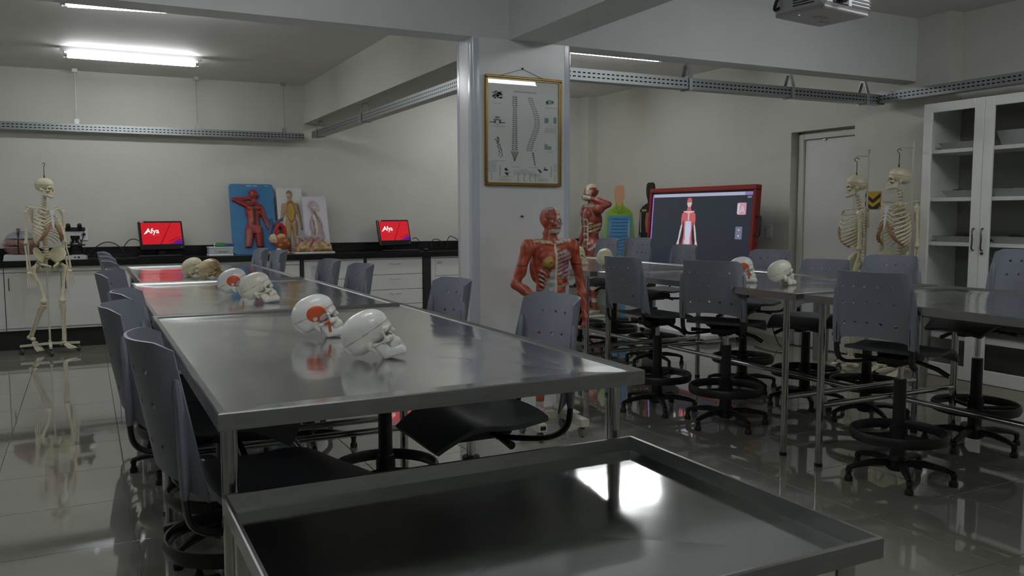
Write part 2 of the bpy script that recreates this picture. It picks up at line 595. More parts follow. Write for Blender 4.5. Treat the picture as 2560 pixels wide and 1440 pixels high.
# floor: screed with separate polished tiles
fl = struct(MB().box(XL - T, XR + T, YF - T, YB + T, -.12, -.006).build('floor', GROUT, smooth=0))
TS, GX, GY = .59, .14, 4.337
tile_me = MB().rbox(0, TS - .003, 0, TS - .003, -.006, 0, .0012).mesh('tile', TILE, 0)
rest = MB()
ix0, ix1 = math.floor((XL - GX) / TS), math.floor((XR - GX) / TS)
iy0, iy1 = math.floor((YF - GY) / TS), math.floor((YB - GY) / TS)
for i in range(ix0, ix1 + 1):
    for j in range(iy0, iy1 + 1):
        x, y = GX + i * TS, GY + j * TS
        if x < XL or y < YF or x + TS > XR or y + TS > YB:
            rest.box(max(x, XL), min(x + TS - .003, XR), max(y, YF), min(y + TS - .003, YB), -.006, 0)
        elif -1.3 < x < XR and .3 < y < 9.3:
            link('tile', tile_me, fl, (x, y, 0))
        else:
            rest.box(x, x + TS - .003, y, y + TS - .003, -.006, 0)
tag(rest.build('tile_field', TILE, fl, smooth=0), kind='stuff')

struct(MB().box(XL - T, XR + T, YB, YB + T, 0, CZ + T).build('wall_back', WALL, smooth=0))
struct(MB().box(XL - T, XL, YF - T, YB, 0, CZ + T).build('wall_left', WALL, smooth=0))
struct(MB().box(XL, XR + T, YF - T, YF, 0, CZ + T).build('wall_front', WALL, smooth=0))
DY0, DY1, DZ = 5.30, 6.40, 2.16
w = MB().box(XR, XR + T, YF, DY0, 0, CZ + T).box(XR, XR + T, DY1, YB, 0, CZ + T).box(XR, XR + T, DY0, DY1, DZ, CZ + T)
w.box(6.25, XR, 4.56, 5.48, 0, CZ).box(6.26, XR, 10.03, YB, 0, CZ)
struct(w.build('wall_right', WALL, smooth=0))
c = MB().box(XL - T, XR + T, YF - T, YB + T, CZ, CZ + .15).box(XL, 2.45, 5.0, YB, CZB, CZ)
struct(c.build('ceiling', CEIL, smooth=0))
struct(MB().box(XL, XR, BEAM_Y0, BEAM_Y1, BEAM_Z, CZ).build('ceiling_beam', CLAD if False else mat('beam_paint', (.66, .68, .68), .55, noise=.03, nscale=3), smooth=0))
BEAMP = MATS['beam_paint']
struct(MB().box(2.448, 2.76, YF, BEAM_Y0, BEAM_Z, CZ).build('ceiling_beam', BEAMP, smooth=0))
struct(MB().box(2.40, 2.72, BEAM_Y1, YB, BEAM_Z - .015, CZ).build('ceiling_beam', WALL, smooth=0))
CX0, CX1, CY0, CY1 = 2.187, 2.905, 4.87, 5.115
col = struct(MB().prism(rrect(CX1 - CX0, CY1 - CY0, .022, 5, (CX0 + CX1) / 2, (CY0 + CY1) / 2), .06, BEAM_Z, 'z').build('column', CLAD))
g = mat('corner_guard', (.60, .65, .74), .16)
for (x, y) in ((CX0, CY0), (CX1, CY0), (CX0, CY1)):
    sx, sy = (1 if x == CX0 else -1), (1 if y == CY0 else -1)
    mb = MB()
    arc = [(x + sx * (.022 - .0235 * math.cos(a)), y + sy * (.022 - .0235 * math.sin(a))) for a in [math.pi / 2 * k / 6 for k in range(7)]]
    pts = [(x - sx * .0015, y + sy * .05)] + arc + [(x + sx * .05, y - sy * .0015)]
    ptsi = [(x + sx * .001, y + sy * .05), (x + sx * .024, y + sy * .024), (x + sx * .05, y + sy * .001)]
    mb.prism(pts + ptsi[::-1], .06, BEAM_Z - .003, 'z')
    mb.build('corner_guard', g, col)
struct(MB().box(CX0 - .012, CX1 + .012, CY0 - .012, CY1 + .012, 0, .06).build('baseboard_column', BASEB, smooth=0))
struct(MB().box(XR - .012, XR, DY1 + .03, 10.03, 0, .075).box(6.238, 6.25, 4.56, 5.48, 0, .075).box(6.25, XR - .02, 5.48, 5.492, 0, .075).build('baseboard_right', BASEB, smooth=0))

# door in the right wall
dr = struct(MB().box(XR + .085, XR + .125, DY0 + .06, DY1 - .115, .01, DZ - .085).build('door_1', WHITEL, smooth=0))
fr = MB()
fr.box(XR + .06, XR + .14, DY1 - .11, DY1 - .045, 0, DZ - .02, b=.006).box(XR + .06, XR + .14, DY0, DY0 + .06, 0, DZ - .02, b=.006)
fr.box(XR + .06, XR + .14, DY0 + .06, DY1 - .11, DZ - .08, DZ - .02, b=.006)
fr.build('door_frame', mat('door_frame_paint', (.60, .60, .56), .4), dr)
MB().box(XR + .1, XR + .14, DY0, DY1, DZ - .02, DZ).box(XR + .1, XR + .14, DY1 - .045, DY1, 0, DZ).build('door_jamb', WALL, dr, smooth=0)
MB().box(XR + .07, XR + .086, 6.02, 6.06, DZ - .10, DZ - .085).build('door_closer_stop', GALV, dr)
sw = MB().rbox(XR - .010, XR, 6.63, 6.72, 1.09, 1.23, .004).build('light_switch', WHITEP)
tag(sw, 'white wall switch plate between the red display and the door', 'switch')
MB().rbox(XR - .015, XR - .0095, 6.655, 6.695, 1.12, 1.20, .002).build('rocker', WHITEP, sw)

# ------------------------------------------------------------------ fluorescent lamps
HOUS = mat('lamp_housing', (.68, .68, .66), .4)
TUBE = mat('lit_tube', (.9, .9, .9), .4, emit=(.96, .99, 1.0), estr=LAMP_POWER)
CAPM = mat('tube_cap', (.45, .47, .48), .35, metal=.5)
def lamp(x0, x1, y, zc, label, mats=TUBE, rz=0.0):
    t = empty('fluorescent_light', ((x0 + x1) / 2, y, zc), math.radians(rz), label, 'light', 'ceiling fluorescent lights')
    L = (x1 - x0) / 2
    MB().prism([(-.055, 0), (.055, 0), (.040, -.048), (-.040, -.048)], -L - .03, L + .03, 'x').build('housing', HOUS, t, smooth=0)
    for sy in (-1, 1):
        MB().cyl((-L + .03, sy * .034, -.075), (L - .03, sy * .034, -.075), .0155, n=12).build('tube', mats, t)
        for sx in (-1, 1):
            MB().cyl((sx * (L - .03), sy * .034, -.075), (sx * L, sy * .034, -.075), .016, n=12).box(sx * L - .006, sx * L + .006, sy * .034 - .014, sy * .034 + .014, -.092, -.045).build('end_cap', CAPM, t)
    return t
lamp(-.10, 1.06, 8.85, CZB, 'lit twin-tube ceiling light close to the rods of the back wall tray')
lamp(-.08, 1.08, 6.62, CZB, 'lit twin-tube ceiling light partly hidden by the long cross beam', rz=-10)
lamp(4.06, 5.24, 7.0, CZ, 'lit twin-tube ceiling light showing as a thin line under the beam')
lamp(4.06, 5.24, 9.0, CZ, 'lit twin-tube ceiling light in the far bay in front of the red display')
lamp(3.87, 5.03, .75, CZ, 'lit twin-tube ceiling light reflected in the glass of the framed poster')
lamp(3.87, 5.03, 2.85, CZ, 'lit twin-tube ceiling light beside the projector')
lamp(-.07, 1.09, 2.85, CZ, 'lit twin-tube ceiling light above the table with the white cut skull')
lamp(-.07, 1.09, .75, CZ, 'lit twin-tube ceiling light above the low tray table')
lamp(-3.6, -2.44, 8.85, CZB, 'lit twin-tube ceiling light in the far bay beyond the hanging skeleton')
lamp(-3.6, -2.44, 6.74, CZB, 'lit twin-tube ceiling light in the middle of the empty side bay')

# ------------------------------------------------------------------ perforated cable trays
def slot_mat():
    m = mat('perforated_channel', (.42, .44, .45), .4, metal=.85)
    nt = m.node_tree
    b = nt.nodes['Principled BSDF']
    tc = [n for n in nt.nodes if n.type == 'TEX_COORD'][0]
    sp = nt.nodes.new('ShaderNodeSeparateXYZ')
    nt.links.new(tc.outputs['Object'], sp.inputs[0])
    def mth(op, a, bb=None, cc=None):
        n = nt.nodes.new('ShaderNodeMath'); n.operation = op
        for k, v in enumerate((a, bb, cc)):
            if v is None: continue
            if hasattr(v, 'is_output'): nt.links.new(v, n.inputs[k])
            else: n.inputs[k].default_value = v
        return n.outputs[0]
    fx = mth('FRACT', mth('DIVIDE', sp.outputs['X'], .040))
    inx = mth('LESS_THAN', fx, .58)
    z = sp.outputs['Z']
    r1 = mth('LESS_THAN', mth('ABSOLUTE', mth('SUBTRACT', z, .015)), .0045)
    r2 = mth('LESS_THAN', mth('ABSOLUTE', mth('SUBTRACT', z, -.013)), .0045)
    y = mth('ABSOLUTE', sp.outputs['Y'])
    sl = mth('MULTIPLY', mth('MULTIPLY', inx, mth('MAXIMUM', r1, r2)), mth('GREATER_THAN', y, .02))
    mx = nt.nodes.new('ShaderNodeMix'); mx.data_type = 'RGBA'
    nt.links.new(sl, mx.inputs[0])
    mx.inputs[6].default_value = (.34, .36, .37, 1)
    mx.inputs[7].default_value = (.006, .006, .006, 1)
    nt.links.new(mx.outputs[2], b.inputs['Base Color'])
    return m
SLOT = slot_mat()
def channel(name, p0, p1, w, h, label, hangers, parent=None):
    p0, p1 = Vector(p0), Vector(p1)
    L = (p1 - p0).length
    a = math.atan2(p1.y - p0.y, p1.x - p0.x)
    t = empty(name, p0, a, label, 'cable tray')
    th = .004
    mb = MB()
    mb.box(0, L, -w / 2, w / 2, -h / 2, -h / 2 + th)
    for s in (-1, 1):
        y0, y1 = sorted((s * w / 2, s * (w / 2 - th)))
        mb.box(0, L, y0, y1, -h / 2 + th, h / 2)
        y0, y1 = sorted((s * w / 2, s * (w / 2 - .014)))
        mb.box(0, L, y0, y1, h / 2, h / 2 + th)
    mb.build('channel', SLOT, t, smooth=0)
    for (d, kind, ztop) in hangers:
        mb = MB()
        if kind == 'rod':
            mb.cyl((d, 0, h / 2), (d, 0, ztop - p0.z), .005, n=8)
            mb.box(d - .022, d + .022, -.022, .022, -h / 2 - .004, h / 2 + .055)
            mb.box(d - .025, d + .025, -.025, .025, ztop - p0.z - .035, ztop - p0.z)
        else:
            mb.cyl((d, 0, h / 2 + .085), (d, 0, ztop - p0.z), .005, n=8)
            for s in (-1, 1):
                mb.add([(d - .016, s * (w / 2 + .004), -h / 2), (d + .016, s * (w / 2 + .004), -h / 2), (d + .016, s * (w / 2 + .004), h / 2), (d - .016, s * (w / 2 + .004), h / 2),
                        (d + .016, s * .014, h / 2 + .10), (d - .016, s * .014, h / 2 + .10),
                        (d - .016, s * (w / 2 + .009), -h / 2), (d + .016, s * (w / 2 + .009), -h / 2), (d + .016, s * (w / 2 + .009), h / 2), (d - .016, s * (w / 2 + .009), h / 2),
                        (d + .016, s * .019, h / 2 + .105), (d - .016, s * .019, h / 2 + .105)],
                       [(0, 1, 2, 3), (3, 2, 4, 5), (6, 9, 8, 7), (9, 11, 10, 8), (0, 3, 9, 6), (3, 5, 11, 9), (1, 7, 8, 2), (2, 8, 10, 4), (0, 6, 7, 1), (5, 4, 10, 11)])
            mb.box(d - .016, d + .016, -.018, .018, h / 2 + .098, h / 2 + .106)
            mb.box(d - .016, d + .016, -w / 2 - .009, w / 2 + .009, -h / 2 - .008, -h / 2 - .001)
        mb.build('hanger', GALV, t, smooth=0)
    return t
channel('cable_tray', (-4.3, 10.12, 2.265), (2.36, 10.12, 2.265), .06, .075, 'perforated steel cable tray hung on rods along the back wall',
        [(4.28, 'rod', CZB), (5.48, 'rod', CZB), (6.44, 'rod', CZB), (2.2, 'rod', CZB)])
channel('cable_tray', (2.50, 10.10, 2.29), (2.50, 5.18, 2.30), .09, .075, 'perforated steel cable tray running under the beam from back wall to column',
        [(.25, 'clip', BEAM_Z - .015), (2.0, 'clip', BEAM_Z - .015), (4.6, 'clip', BEAM_Z - .015)])
channel('cable_tray', (2.98, 5.15, 2.315), (6.17, 5.15, 2.315), .09, .078, 'perforated steel cable tray hung from triangular clips under the cross beam',
        [(.03, 'clip', BEAM_Z + .1), (1.10, 'clip', BEAM_Z + .1), (2.13, 'clip', BEAM_Z + .1), (2.98, 'clip', BEAM_Z + .1)])
channel('cable_tray', (6.13, 5.09, 2.325), (6.13, 0.2, 2.325), .09, .078, 'perforated steel cable tray along the wall above the glass-door cabinet', [(3.0, 'clip', CZ), (4.5, 'clip', CZ)])

# ------------------------------------------------------------------ projector
pr = empty('projector', (3.66, 3.46, 2.42), math.radians(8), 'white ceiling projector with dark vents and a small blue lamp', 'projector')
PW = mat('projector_white', (.60, .61, .64), .35)
PG = mat('projector_grey_underside', (.42, .40, .40), .5)
MB().rbox(-.21, .21, -.165, .165, .012, .125, .02).build('body', PW, pr)
MB().rbox(-.20, .20, -.155, .155, 0, .02, .006).build('bottom_plate', PG, pr)
for k in range(5):
    MB().box(-.2125, -.205, -.10, .03, .035 + k * .014, .041 + k * .014).build('vent_slot', BLACKP, pr)
for k in range(4):
    MB().box(.03, .20, -.1675, -.16, .03 + k * .018, .04 + k * .018).build('vent_slot', BLACKP, pr)
MB().rbox(-.14, .0, -.169, -.16, .03, .1, .004).build('lens_bay', BLACKP, pr)
MB().cyl((-.07, -.19, .066), (-.07, -.16, .066), .032).build('lens', mat('lens_glass', (.02, .02, .03), .05), pr)
MB().ell((-.155, .03, -.001), (.005, .005, .002), 8, 5).build('indicator', mat('blue_led', (.1, .3, 1), .3, emit=(.15, .4, 1), estr=1.2), pr)
MB().tube(bez([(-.20, .12, .05), (-.235, .13, .035), (-.235, .12, .075), (-.22, .1, .12)], 5), .009, 6).build('cable', BLACKP, pr)
MB().cyl((0, 0, .12), (0, 0, .54), .022).lathe([(.07, .528), (.07, .54)], 16).build('ceiling_mount', PW, pr)
MB().box(-.06, .04, -.02, .02, -.0015, .001).box(.07, .15, .05, .08, -.0015, .001).build('rating_plate', mat('rating_plate', (.30, .28, .28), .5), pr)
# ------------------------------------------------------------------ stainless tables
BORDER_W, BORDER_D = .10, .0065
def steel_top(W, L, z, apron, rim, drop, sink, deep=False):
    """folded sheet: apron, flat rim, inner lip, four facets falling to the middle"""
    mb = MB()
    o = [(-W / 2, -L / 2), (W / 2, -L / 2), (W / 2, L / 2), (-W / 2, L / 2)]
    q = [(x - math.copysign(rim, x), y - math.copysign(rim, y)) for x, y in o]
    i2 = .004 if deep else .006
    p = [(x - math.copysign(i2, x), y - math.copysign(i2, y)) for x, y in q]
    bw, bd = (.02, .001) if deep else (BORDER_W, BORDER_D)
    e = [(x - math.copysign(bw, x), y - math.copysign(bw, y)) for x, y in p]
    rs = .001 if deep else .006
    vs = [(x, y, z - apron) for x, y in o] + [(x, y, z - .003) for x, y in o] + [(x - math.copysign(.003, x), y - math.copysign(.003, y), z) for x, y in o] \
        + [(x, y, z - rs) for x, y in q] + [(x, y, z - drop) for x, y in p] + [(0, 0, z - drop - bd - sink)] + [(x, y, z - apron) for x, y in q] + [(0, 0, z - max(apron, drop + bd + sink + .004))] \
        + [(x, y, z - drop - bd) for x, y in e]
    fs, mi = [], []
    for k in range(4):
        n = (k + 1) % 4
        fs.append((k, n, 4 + n, 4 + k)); mi.append(1)
        fs.append((4 + k, 4 + n, 8 + n, 8 + k)); mi.append(1)
        fs.append((8 + k, 8 + n, 12 + n, 12 + k)); mi.append(1)
        fs.append((12 + k, 12 + n, 16 + n, 16 + k)); mi.append(1)
        fs.append((16 + k, 16 + n, 26 + n, 26 + k)); mi.append(0)
        fs.append((26 + k, 26 + n, 20)); mi.append(0)
        fs.append((n, k, 21 + k, 21 + n)); mi.append(1)
        fs.append((21 + n, 21 + k, 25)); mi.append(1)
    mb.add(vs, fs)
    mb.m = mi
    return mb

TABLES = []
def make_table(name, cx, cy, W, L, z, label, apron=.04, rim=.018, drop=.010, sink=.008, inset=.10, stretch=.33, deep=False, rz=0.0, group='stainless dissection tables'):
    t = empty(name, (cx, cy, 0), math.radians(rz), label, 'table', group)
    steel_top(W, L, z, apron, rim, drop, sink, deep).build('tabletop', [STEELT if deep else STEEL, STEELE], t, smooth=0)
    TABLES.append((cx, cy, W, L, z - drop, sink, rim))
    lx, ly = W / 2 - .035, L / 2 - inset
    for sx in (-1, 1):
        for sy in (-1, 1):
            lg = MB().cyl((sx * lx, sy * ly, .012), (sx * lx, sy * ly, z - apron + .002), .019, n=16).build('leg', PIPE, t)
            MB().cyl((sx * lx, sy * ly, 0), (sx * lx, sy * ly, .02), .0205, n=12).build('foot_cap', BLACKP, lg)
    if stretch:
        for sy in (-1, 1):
            MB().cyl((-lx, sy * ly, stretch), (lx, sy * ly, stretch), .0155, n=12).build('crossbar', PIPE, t)
        MB().cyl((0, -ly, stretch), (0, ly, stretch), .0155, n=12).build('stretcher', PIPE, t)
    return t

TZ = .92
make_table('dissection_table', .806, 2.892, 1.128, 2.0, TZ, 'stainless steel table with a white cut skull, next to the lower tray table')
make_table('dissection_table', .806, 4.875, 1.11, 1.93, TZ, 'middle stainless steel table of its row, carrying the dotted skull')
make_table('dissection_table', .815, 6.785, 1.02, 1.86, TZ, 'stainless steel table with the brown-stained skull, at the back counter end of its row')
make_table('dissection_table', 3.995, 2.32, 1.15, 1.96, TZ, 'stainless steel table in the side row beside the glass-door cabinet, without skulls')
make_table('dissection_table', 3.985, 4.335, 1.15, 1.98, TZ, 'stainless steel table in the side row with an orange-muscled skull beside a plain ivory skull')
make_table('dissection_table', 3.95, 6.36, 1.15, 1.98, TZ, 'stainless steel table in the side row behind the muscle figure, with two yellowish skulls')
tt = make_table('tray_table', .805, 1.515, 1.108, .85, .725, 'low deep-rimmed stainless steel tray table standing against the end of the taller table', apron=.042, rim=.010, drop=.036, sink=.003, inset=.06, stretch=.2, deep=True, group=None)

# ------------------------------------------------------------------ drafting chairs (face +X, origin at the foot of the column)
def shell_back():
    W, Z0, Z1 = .40, .715, 1.06
    nu, nv = 19, 16
    holes = {}
    for r_, row in enumerate((3, 8, 12)):
        for c_ in range(5):
            if r_ == 0 and c_ in (4,): pass
            holes[(3 + c_ * 3, row)] = 1
    def P(u, v):
        a = (u - .5) * 2
        e = abs(a)
        zt = Z1 - .020 * max(0, (e - .86) / .14) ** 2
        zb = Z0 + .030 * (1 - a * a) - .035 * max(0, (e - .85) / .15)
        z = zb + (zt - zb) * v
        wd = W / 2 * (1.0 - .10 * max(0, v - .55) / .45)
        y = a * wd
        x = -.335 - .055 * (z - .75) / .3 + .070 * e ** 2.4 + .018 * max(0, (e - .9) / .1)
        return Vector((x, y, z))
    bm = bmesh.new()
    g = [[bm.verts.new(P(i / nu, j / nv)) for j in range(nv + 1)] for i in range(nu + 1)]
    for i in range(nu):
        for j in range(nv):
            A, B, C, D = g[i][j], g[i + 1][j], g[i + 1][j + 1], g[i][j + 1]
            if (i, j) in holes:
                ctr = [(.5, .08), (.92, .5), (.5, .92), (.08, .5)]
                q = [bm.verts.new(P((i + s) / nu, (j + t) / nv)) for s, t in ctr]
                for f in ((A, B, q[0]), (B, q[1], q[0]), (B, C, q[1]), (C, q[2], q[1]), (C, D, q[2]), (D, q[3], q[2]), (D, A, q[3]), (A, q[0], q[3])):
                    bm.faces.new(f)
            else:
                bm.faces.new((A, B, C, D))
    me = bpy.data.meshes.new('backrest')
    bm.normal_update(); bm.to_mesh(me); bm.free()
    return bake(me, 'backrest', GREYP, .007)

def bake(me, name, m, thick, offset=0.0, sub=0):
    o = bpy.data.objects.new('tmp', me)
    COL.objects.link(o)
    s = o.modifiers.new('s', 'SOLIDIFY')
    s.thickness = thick; s.offset = offset; s.use_even_offset = True
    if sub:
        b = o.modifiers.new('b', 'SUBSURF'); b.levels = sub
    dg = bpy.context.evaluated_depsgraph_get()
    out = bpy.data.meshes.new_from_object(o.evaluated_get(dg))
    out.name = name
    bpy.data.objects.remove(o)
    out.materials.clear(); out.materials.append(m)
    out.polygons.foreach_set('use_smooth', [True] * len(out.polygons))
    out.update()
    out.set_sharp_from_angle(angle=math.radians(40))
    return out

def shell_seat():
    n, m = 18, 18
    bm = bmesh.new()
    def P(u, v):
        a, b = u * 2 - 1, v * 2 - 1
        # square to rounded outline
        k = .34
        X = a * math.sqrt(1 - k * b * b / 2 * 1.15); Y = b * math.sqrt(1 - k * a * a / 2 * 1.3)
        x = .005 + X * .225; y = Y * .222
        z = .665 + .018 * max(0, -X - .3) - .045 * max(0, X - .35) ** 2 * 2.2 - .055 * max(0, X) ** 2 * Y * Y - .018 * (1 - Y * Y) * (1 - abs(X)) + .02 * math.exp(-((X - .25) / .3) ** 2) * (1 - .5 * Y * Y)
        return (x, y, z)
    g = [[bm.verts.new(P(i / n, j / m)) for j in range(m + 1)] for i in range(n + 1)]
    for i in range(n):
        for j in range(m):
            bm.faces.new((g[i][j], g[i + 1][j], g[i + 1][j + 1], g[i][j + 1]))
    me = bpy.data.meshes.new('seat')
    bm.normal_update(); bm.to_mesh(me); bm.free()
    return bake(me, 'seat', SEATP, .016, -1.0)

BACK_ME, SEAT_ME = shell_back(), shell_seat()
def arm_mesh(s):
    pts = bez([(-.292, s * .188, .80), (-.288, s * .188, .70), (-.275, s * .186, .63), (-.225, s * .175, .598), (-.15, s * .14, .592), (-.06, s * .08, .595)], 5)
    return MB().tube(pts, .0145, 8, flat=(1.0, .62)).mesh('back_arm', BLACKM)
ARM_ME = [arm_mesh(-1), arm_mesh(1)]
def sleeve_mesh(s):
    pts = [(-.297, s * .186, .975), (-.296, s * .187, .955), (-.292, s * .189, .90), (-.289, s * .190, .82), (-.287, s * .190, .74), (-.287, s * .189, .70), (-.287, s * .189, .688)]
    return MB().tube(pts, [.010, .017, .020, .021, .020, .017, .011], 10, flat=(1.0, .62)).mesh('arm_sleeve', GREYP)
SLEEVE_ME = [sleeve_mesh(-1), sleeve_mesh(1)]
MECH_ME = MB().rbox(-.13, .11, -.07, .07, .585, .632, .012).rbox(-.06, .06, -.10, .10, .615, .642, .008).rbox(-.10, .14, -.028, .028, .572, .60, .008).mesh('mechanism', BLACKP)
LEVER_ME = MB().tube([(.02, -.05, .60), (.05, -.16, .565), (.06, -.21, .535)], [.009, .012, .013], 6).mesh('lever', BLACKP)
LEVER2_ME = MB().tube([(-.05, .07, .605), (-.05, .15, .600), (-.05, .215, .598)], [.006, .009, .014], 8).mesh('tilt_lever', BLACKP)
PIST_ME = MB().cyl((0, 0, .45), (0, 0, .58), .0145, n=12).mesh('piston', CHROME)
COVER_ME = MB().lathe([(.030, .515), (.031, .30), (.037, .295), (.038, .09), (.045, .085), (.045, .05)][::-1], 16).mesh('column_cover', BLACKP)
def ring_mesh():
    mb = MB()
    pts = [(.225 * math.cos(2 * math.pi * k / 28), .225 * math.sin(2 * math.pi * k / 28), .235) for k in range(28)]
    mb.tube(pts, .024, 8, close=True, flat=(.45, 1.1))
    for k in range(3):
        a = 2 * math.pi * k / 3 + .4
        mb.tube([(.03 * math.cos(a), .03 * math.sin(a), .225), (.22 * math.cos(a), .22 * math.sin(a), .235)], [.014, .012], 6)
    mb.cyl((0, 0, .20), (0, 0, .27), .043, n=16)
    return mb.mesh('foot_ring', BLACKP)
RING_ME = ring_mesh()
HUB_ME = MB().lathe([(.030, .045), (.055, .06), (.055, .105), (.038, .125)], 16).mesh('hub', BLACKP)
SLEG_ME = MB().tube([(.03, 0, .088), (.12, 0, .094), (.215, 0, .080), (.262, 0, .066)], [.026, .023, .018, .014], 8, flat=(1, .8)).mesh('leg', BLACKP)
GLIDE_ME = MB().lathe([(.020, 0), (.021, .018), (.014, .03), (.013, .045), (.017, .052), (.014, .066)], 10, o=(.258, 0, 0)).mesh('glide', BLACKP)

def make_chair():
    t = empty('drafting_chair')
    tag(t, None, 'chair')
    top = []
    top.append(link('backrest', BACK_ME, t))
    top.append(link('seat', SEAT_ME, t))
    for k in (0, 1):
        top.append(link('back_arm', ARM_ME[k], t))
        top.append(link('arm_sleeve', SLEEVE_ME[k], t))
    top += [link('mechanism', MECH_ME, t), link('lever', LEVER_ME, t), link('tilt_lever', LEVER2_ME, t), link('piston', PIST_ME, t)]
    link('column_cover', COVER_ME, t)
    link('foot_ring', RING_ME, t)
    link('hub', HUB_ME, t)
    for k in range(5):
        lg = link('leg', SLEG_ME, t, rot=(0, 0, 2 * math.pi * k / 5 + .5))
        link('glide', GLIDE_ME, lg)
    return t
UPPER = ('backrest', 'seat', 'back_arm', 'arm_sleeve', 'mechanism', 'lever', 'tilt_lever', 'piston')
proto = None
def chair(x, y, ang, dz, label, group, spin=None):
    """x, y is the foot of the column; ang the way the seat faces"""
    global proto
    if proto is None: o = proto = make_chair()
    else: o = copy_tree(proto)
    o.location = (x, y, 0)
    o.rotation_euler = (0, 0, math.radians(ang))
    o['label'] = label; o['group'] = group
    sp = random.uniform(0, 1.2) if spin is None else spin
    k = 0
    for c in o.children:
        n = c.name.split('.')[0]
        if n in UPPER: c.location.z = dz
        if n == 'leg':
            c.rotation_euler = (0, 0, 2 * math.pi * k / 5 + sp); k += 1
    return o
def chair_by_back(bx, by, ang, dz, label, group, spin=None):
    a = math.radians(ang)
    return chair(bx + .355 * math.cos(a), by + .355 * math.sin(a), ang, dz, label, group, spin)

G1, G2, G3, G4 = 'chairs along the open side of the middle table row', 'chairs between the middle table row and the column', 'chairs on the aisle side of the side table row', 'chairs on the wall side of the side table row'
chair_by_back(.115, 2.23, 0, 0, 'grey perforated chair closest to the low tray table on the open side', G1, .3)
chair_by_back(.075, 3.06, -12, 0, 'grey perforated chair turned slightly, second along from the low tray table', G1, .9)
chair_by_back(.12, 3.58, -9, 0, 'grey perforated chair third from the tray table on the open side', G1, .2)
chair_by_back(.085, 4.79, -14, 0, 'grey perforated chair beside the middle table of its row', G1, .6)
chair_by_back(.14, 5.42, -4, -.02, 'low grey perforated chair fourth from the back counter on the open side', G1, .1)
chair_by_back(.13, 6.0, 0, .0, 'small-looking grey chair third from the back counter on the open side', G1, .5)
chair_by_back(.13, 6.56, 0, .005, 'small-looking grey chair second from the back counter on the open side', G1, .8)
chair_by_back(.12, 7.12, 0, .01, 'grey chair closest to the back counter on the open side', G1, .4)
chair_by_back(1.52, 2.62, 180, 0, 'grey perforated chair in front of the muscle figure, tucked under the first table', G2, .3)
chair_by_back(1.50, 3.50, 180, 0, 'grey perforated chair in front of the column edge, second from the tray table', G2, .8)
chair_by_back(1.47, 4.82, 180, 0, 'grey perforated chair in front of the three-drawer unit', G2, .2)
chair_by_back(1.44, 5.42, 180, 0, 'grey perforated chair in front of the drawer unit with the printed notice', G2, .5)
chair_by_back(1.42, 6.93, 180, .0, 'grey perforated chair below the skin block model', G2, .6)
chair_by_back(1.38, 7.48, 180, .0, 'grey perforated chair below the heart model', G2, .1)
chair_by_back(3.30, 2.79, 12, .015, 'dark grey perforated chair at the joint of the side tables facing the glass-door cabinet', G3, .05)
chair_by_back(3.32, 3.95, 31, .01, 'dark grey perforated chair turned at an angle next to the orange-muscled skull', G3, .25)
chair_by_back(3.14, 4.66, 4, .01, 'dark grey perforated chair beside the yellowish skull and the muscle figure', G3, .45)
chair_by_back(4.86, 7.33, 180, .035, 'grey chair in front of the green and blue dermatome figure', G4, .2)
chair_by_back(4.92, 6.88, 188, .055, 'grey chair at the edge of the red display, beside the dermatome figure chair', G4, .7)
chair_by_back(4.88, 6.10, 176, .01, 'grey chair in front of the middle of the red-framed display', G4, .3)
chair_by_back(4.86, 5.02, 190, .005, 'grey chair behind the two skulls of the side table, next to the display corner', G4, .1)
chair_by_back(4.86, 4.46, 200, -.045, 'low grey chair in front of the door', G4, .6)
chair_by_back(4.90, 3.93, 195, .005, 'grey chair in front of the hanging skeletons', G4, .9)
chair_by_back(4.92, 3.03, 172, .075, 'raised grey chair in front of the glass-door cabinet', G4, .35)

# ------------------------------------------------------------------ skulls on the tables
def sheet_z(x, y):
    for (cx, cy, W, L, z, sink, rim) in TABLES:
        a, b = abs(x - cx) / (W / 2 - rim - .012), abs(y - cy) / (L / 2 - rim - .012)
        if max(a, b) < 1: return z - BORDER_D - sink * (1 - max(a, b))
    return .90
_ms = make_skull
def make_skull(loc, *a, **k): return _ms(loc, *a, tablez=sheet_z(*loc) + .0015, **k)
make_skull((.80, 2.55), -20, 30, 'white', 'white skull with a cut skull cap and exposed teeth, on the first table')
make_skull((.765, 3.10), -14, 24, 'white', 'white skull with a red temple muscle behind the cut skull, on the first table', muscle=True)
make_skull((.79, 4.44), -16, 26, 'plain', 'ivory skull marked with dark suture dots, on the middle table', dots=DOTS_A)
make_skull((.74, 4.86), -12, 24, 'white', 'white skull with a red temple patch half hidden behind the dotted skull', muscle=True)
make_skull((.80, 6.33), -38, 18, 'brown', 'brown-stained old skull on the table nearest the back counter', jaw=False)
make_skull((.715, 6.60), -38, 20, 'yellow', 'pale skull half hidden behind the brown-stained skull', jaw=False)
make_skull((3.92, 6.45), -50, 15, 'yellow', 'small yellowish skull with open jaw beside the red arm of the muscle figure')
make_skull((3.90, 5.97), 30, 18, 'yellow', 'yellowish skull turned away behind the dark grey chair back')
make_skull((3.86, 4.26), -34, 14, 'white', 'ivory skull with an orange temple muscle beside the plain skull on the side table', muscle=True)
make_skull((3.92, 3.97), -8, 20, 'plain', 'plain ivory skull with a cut line, turned from the orange-muscled one on the side table')
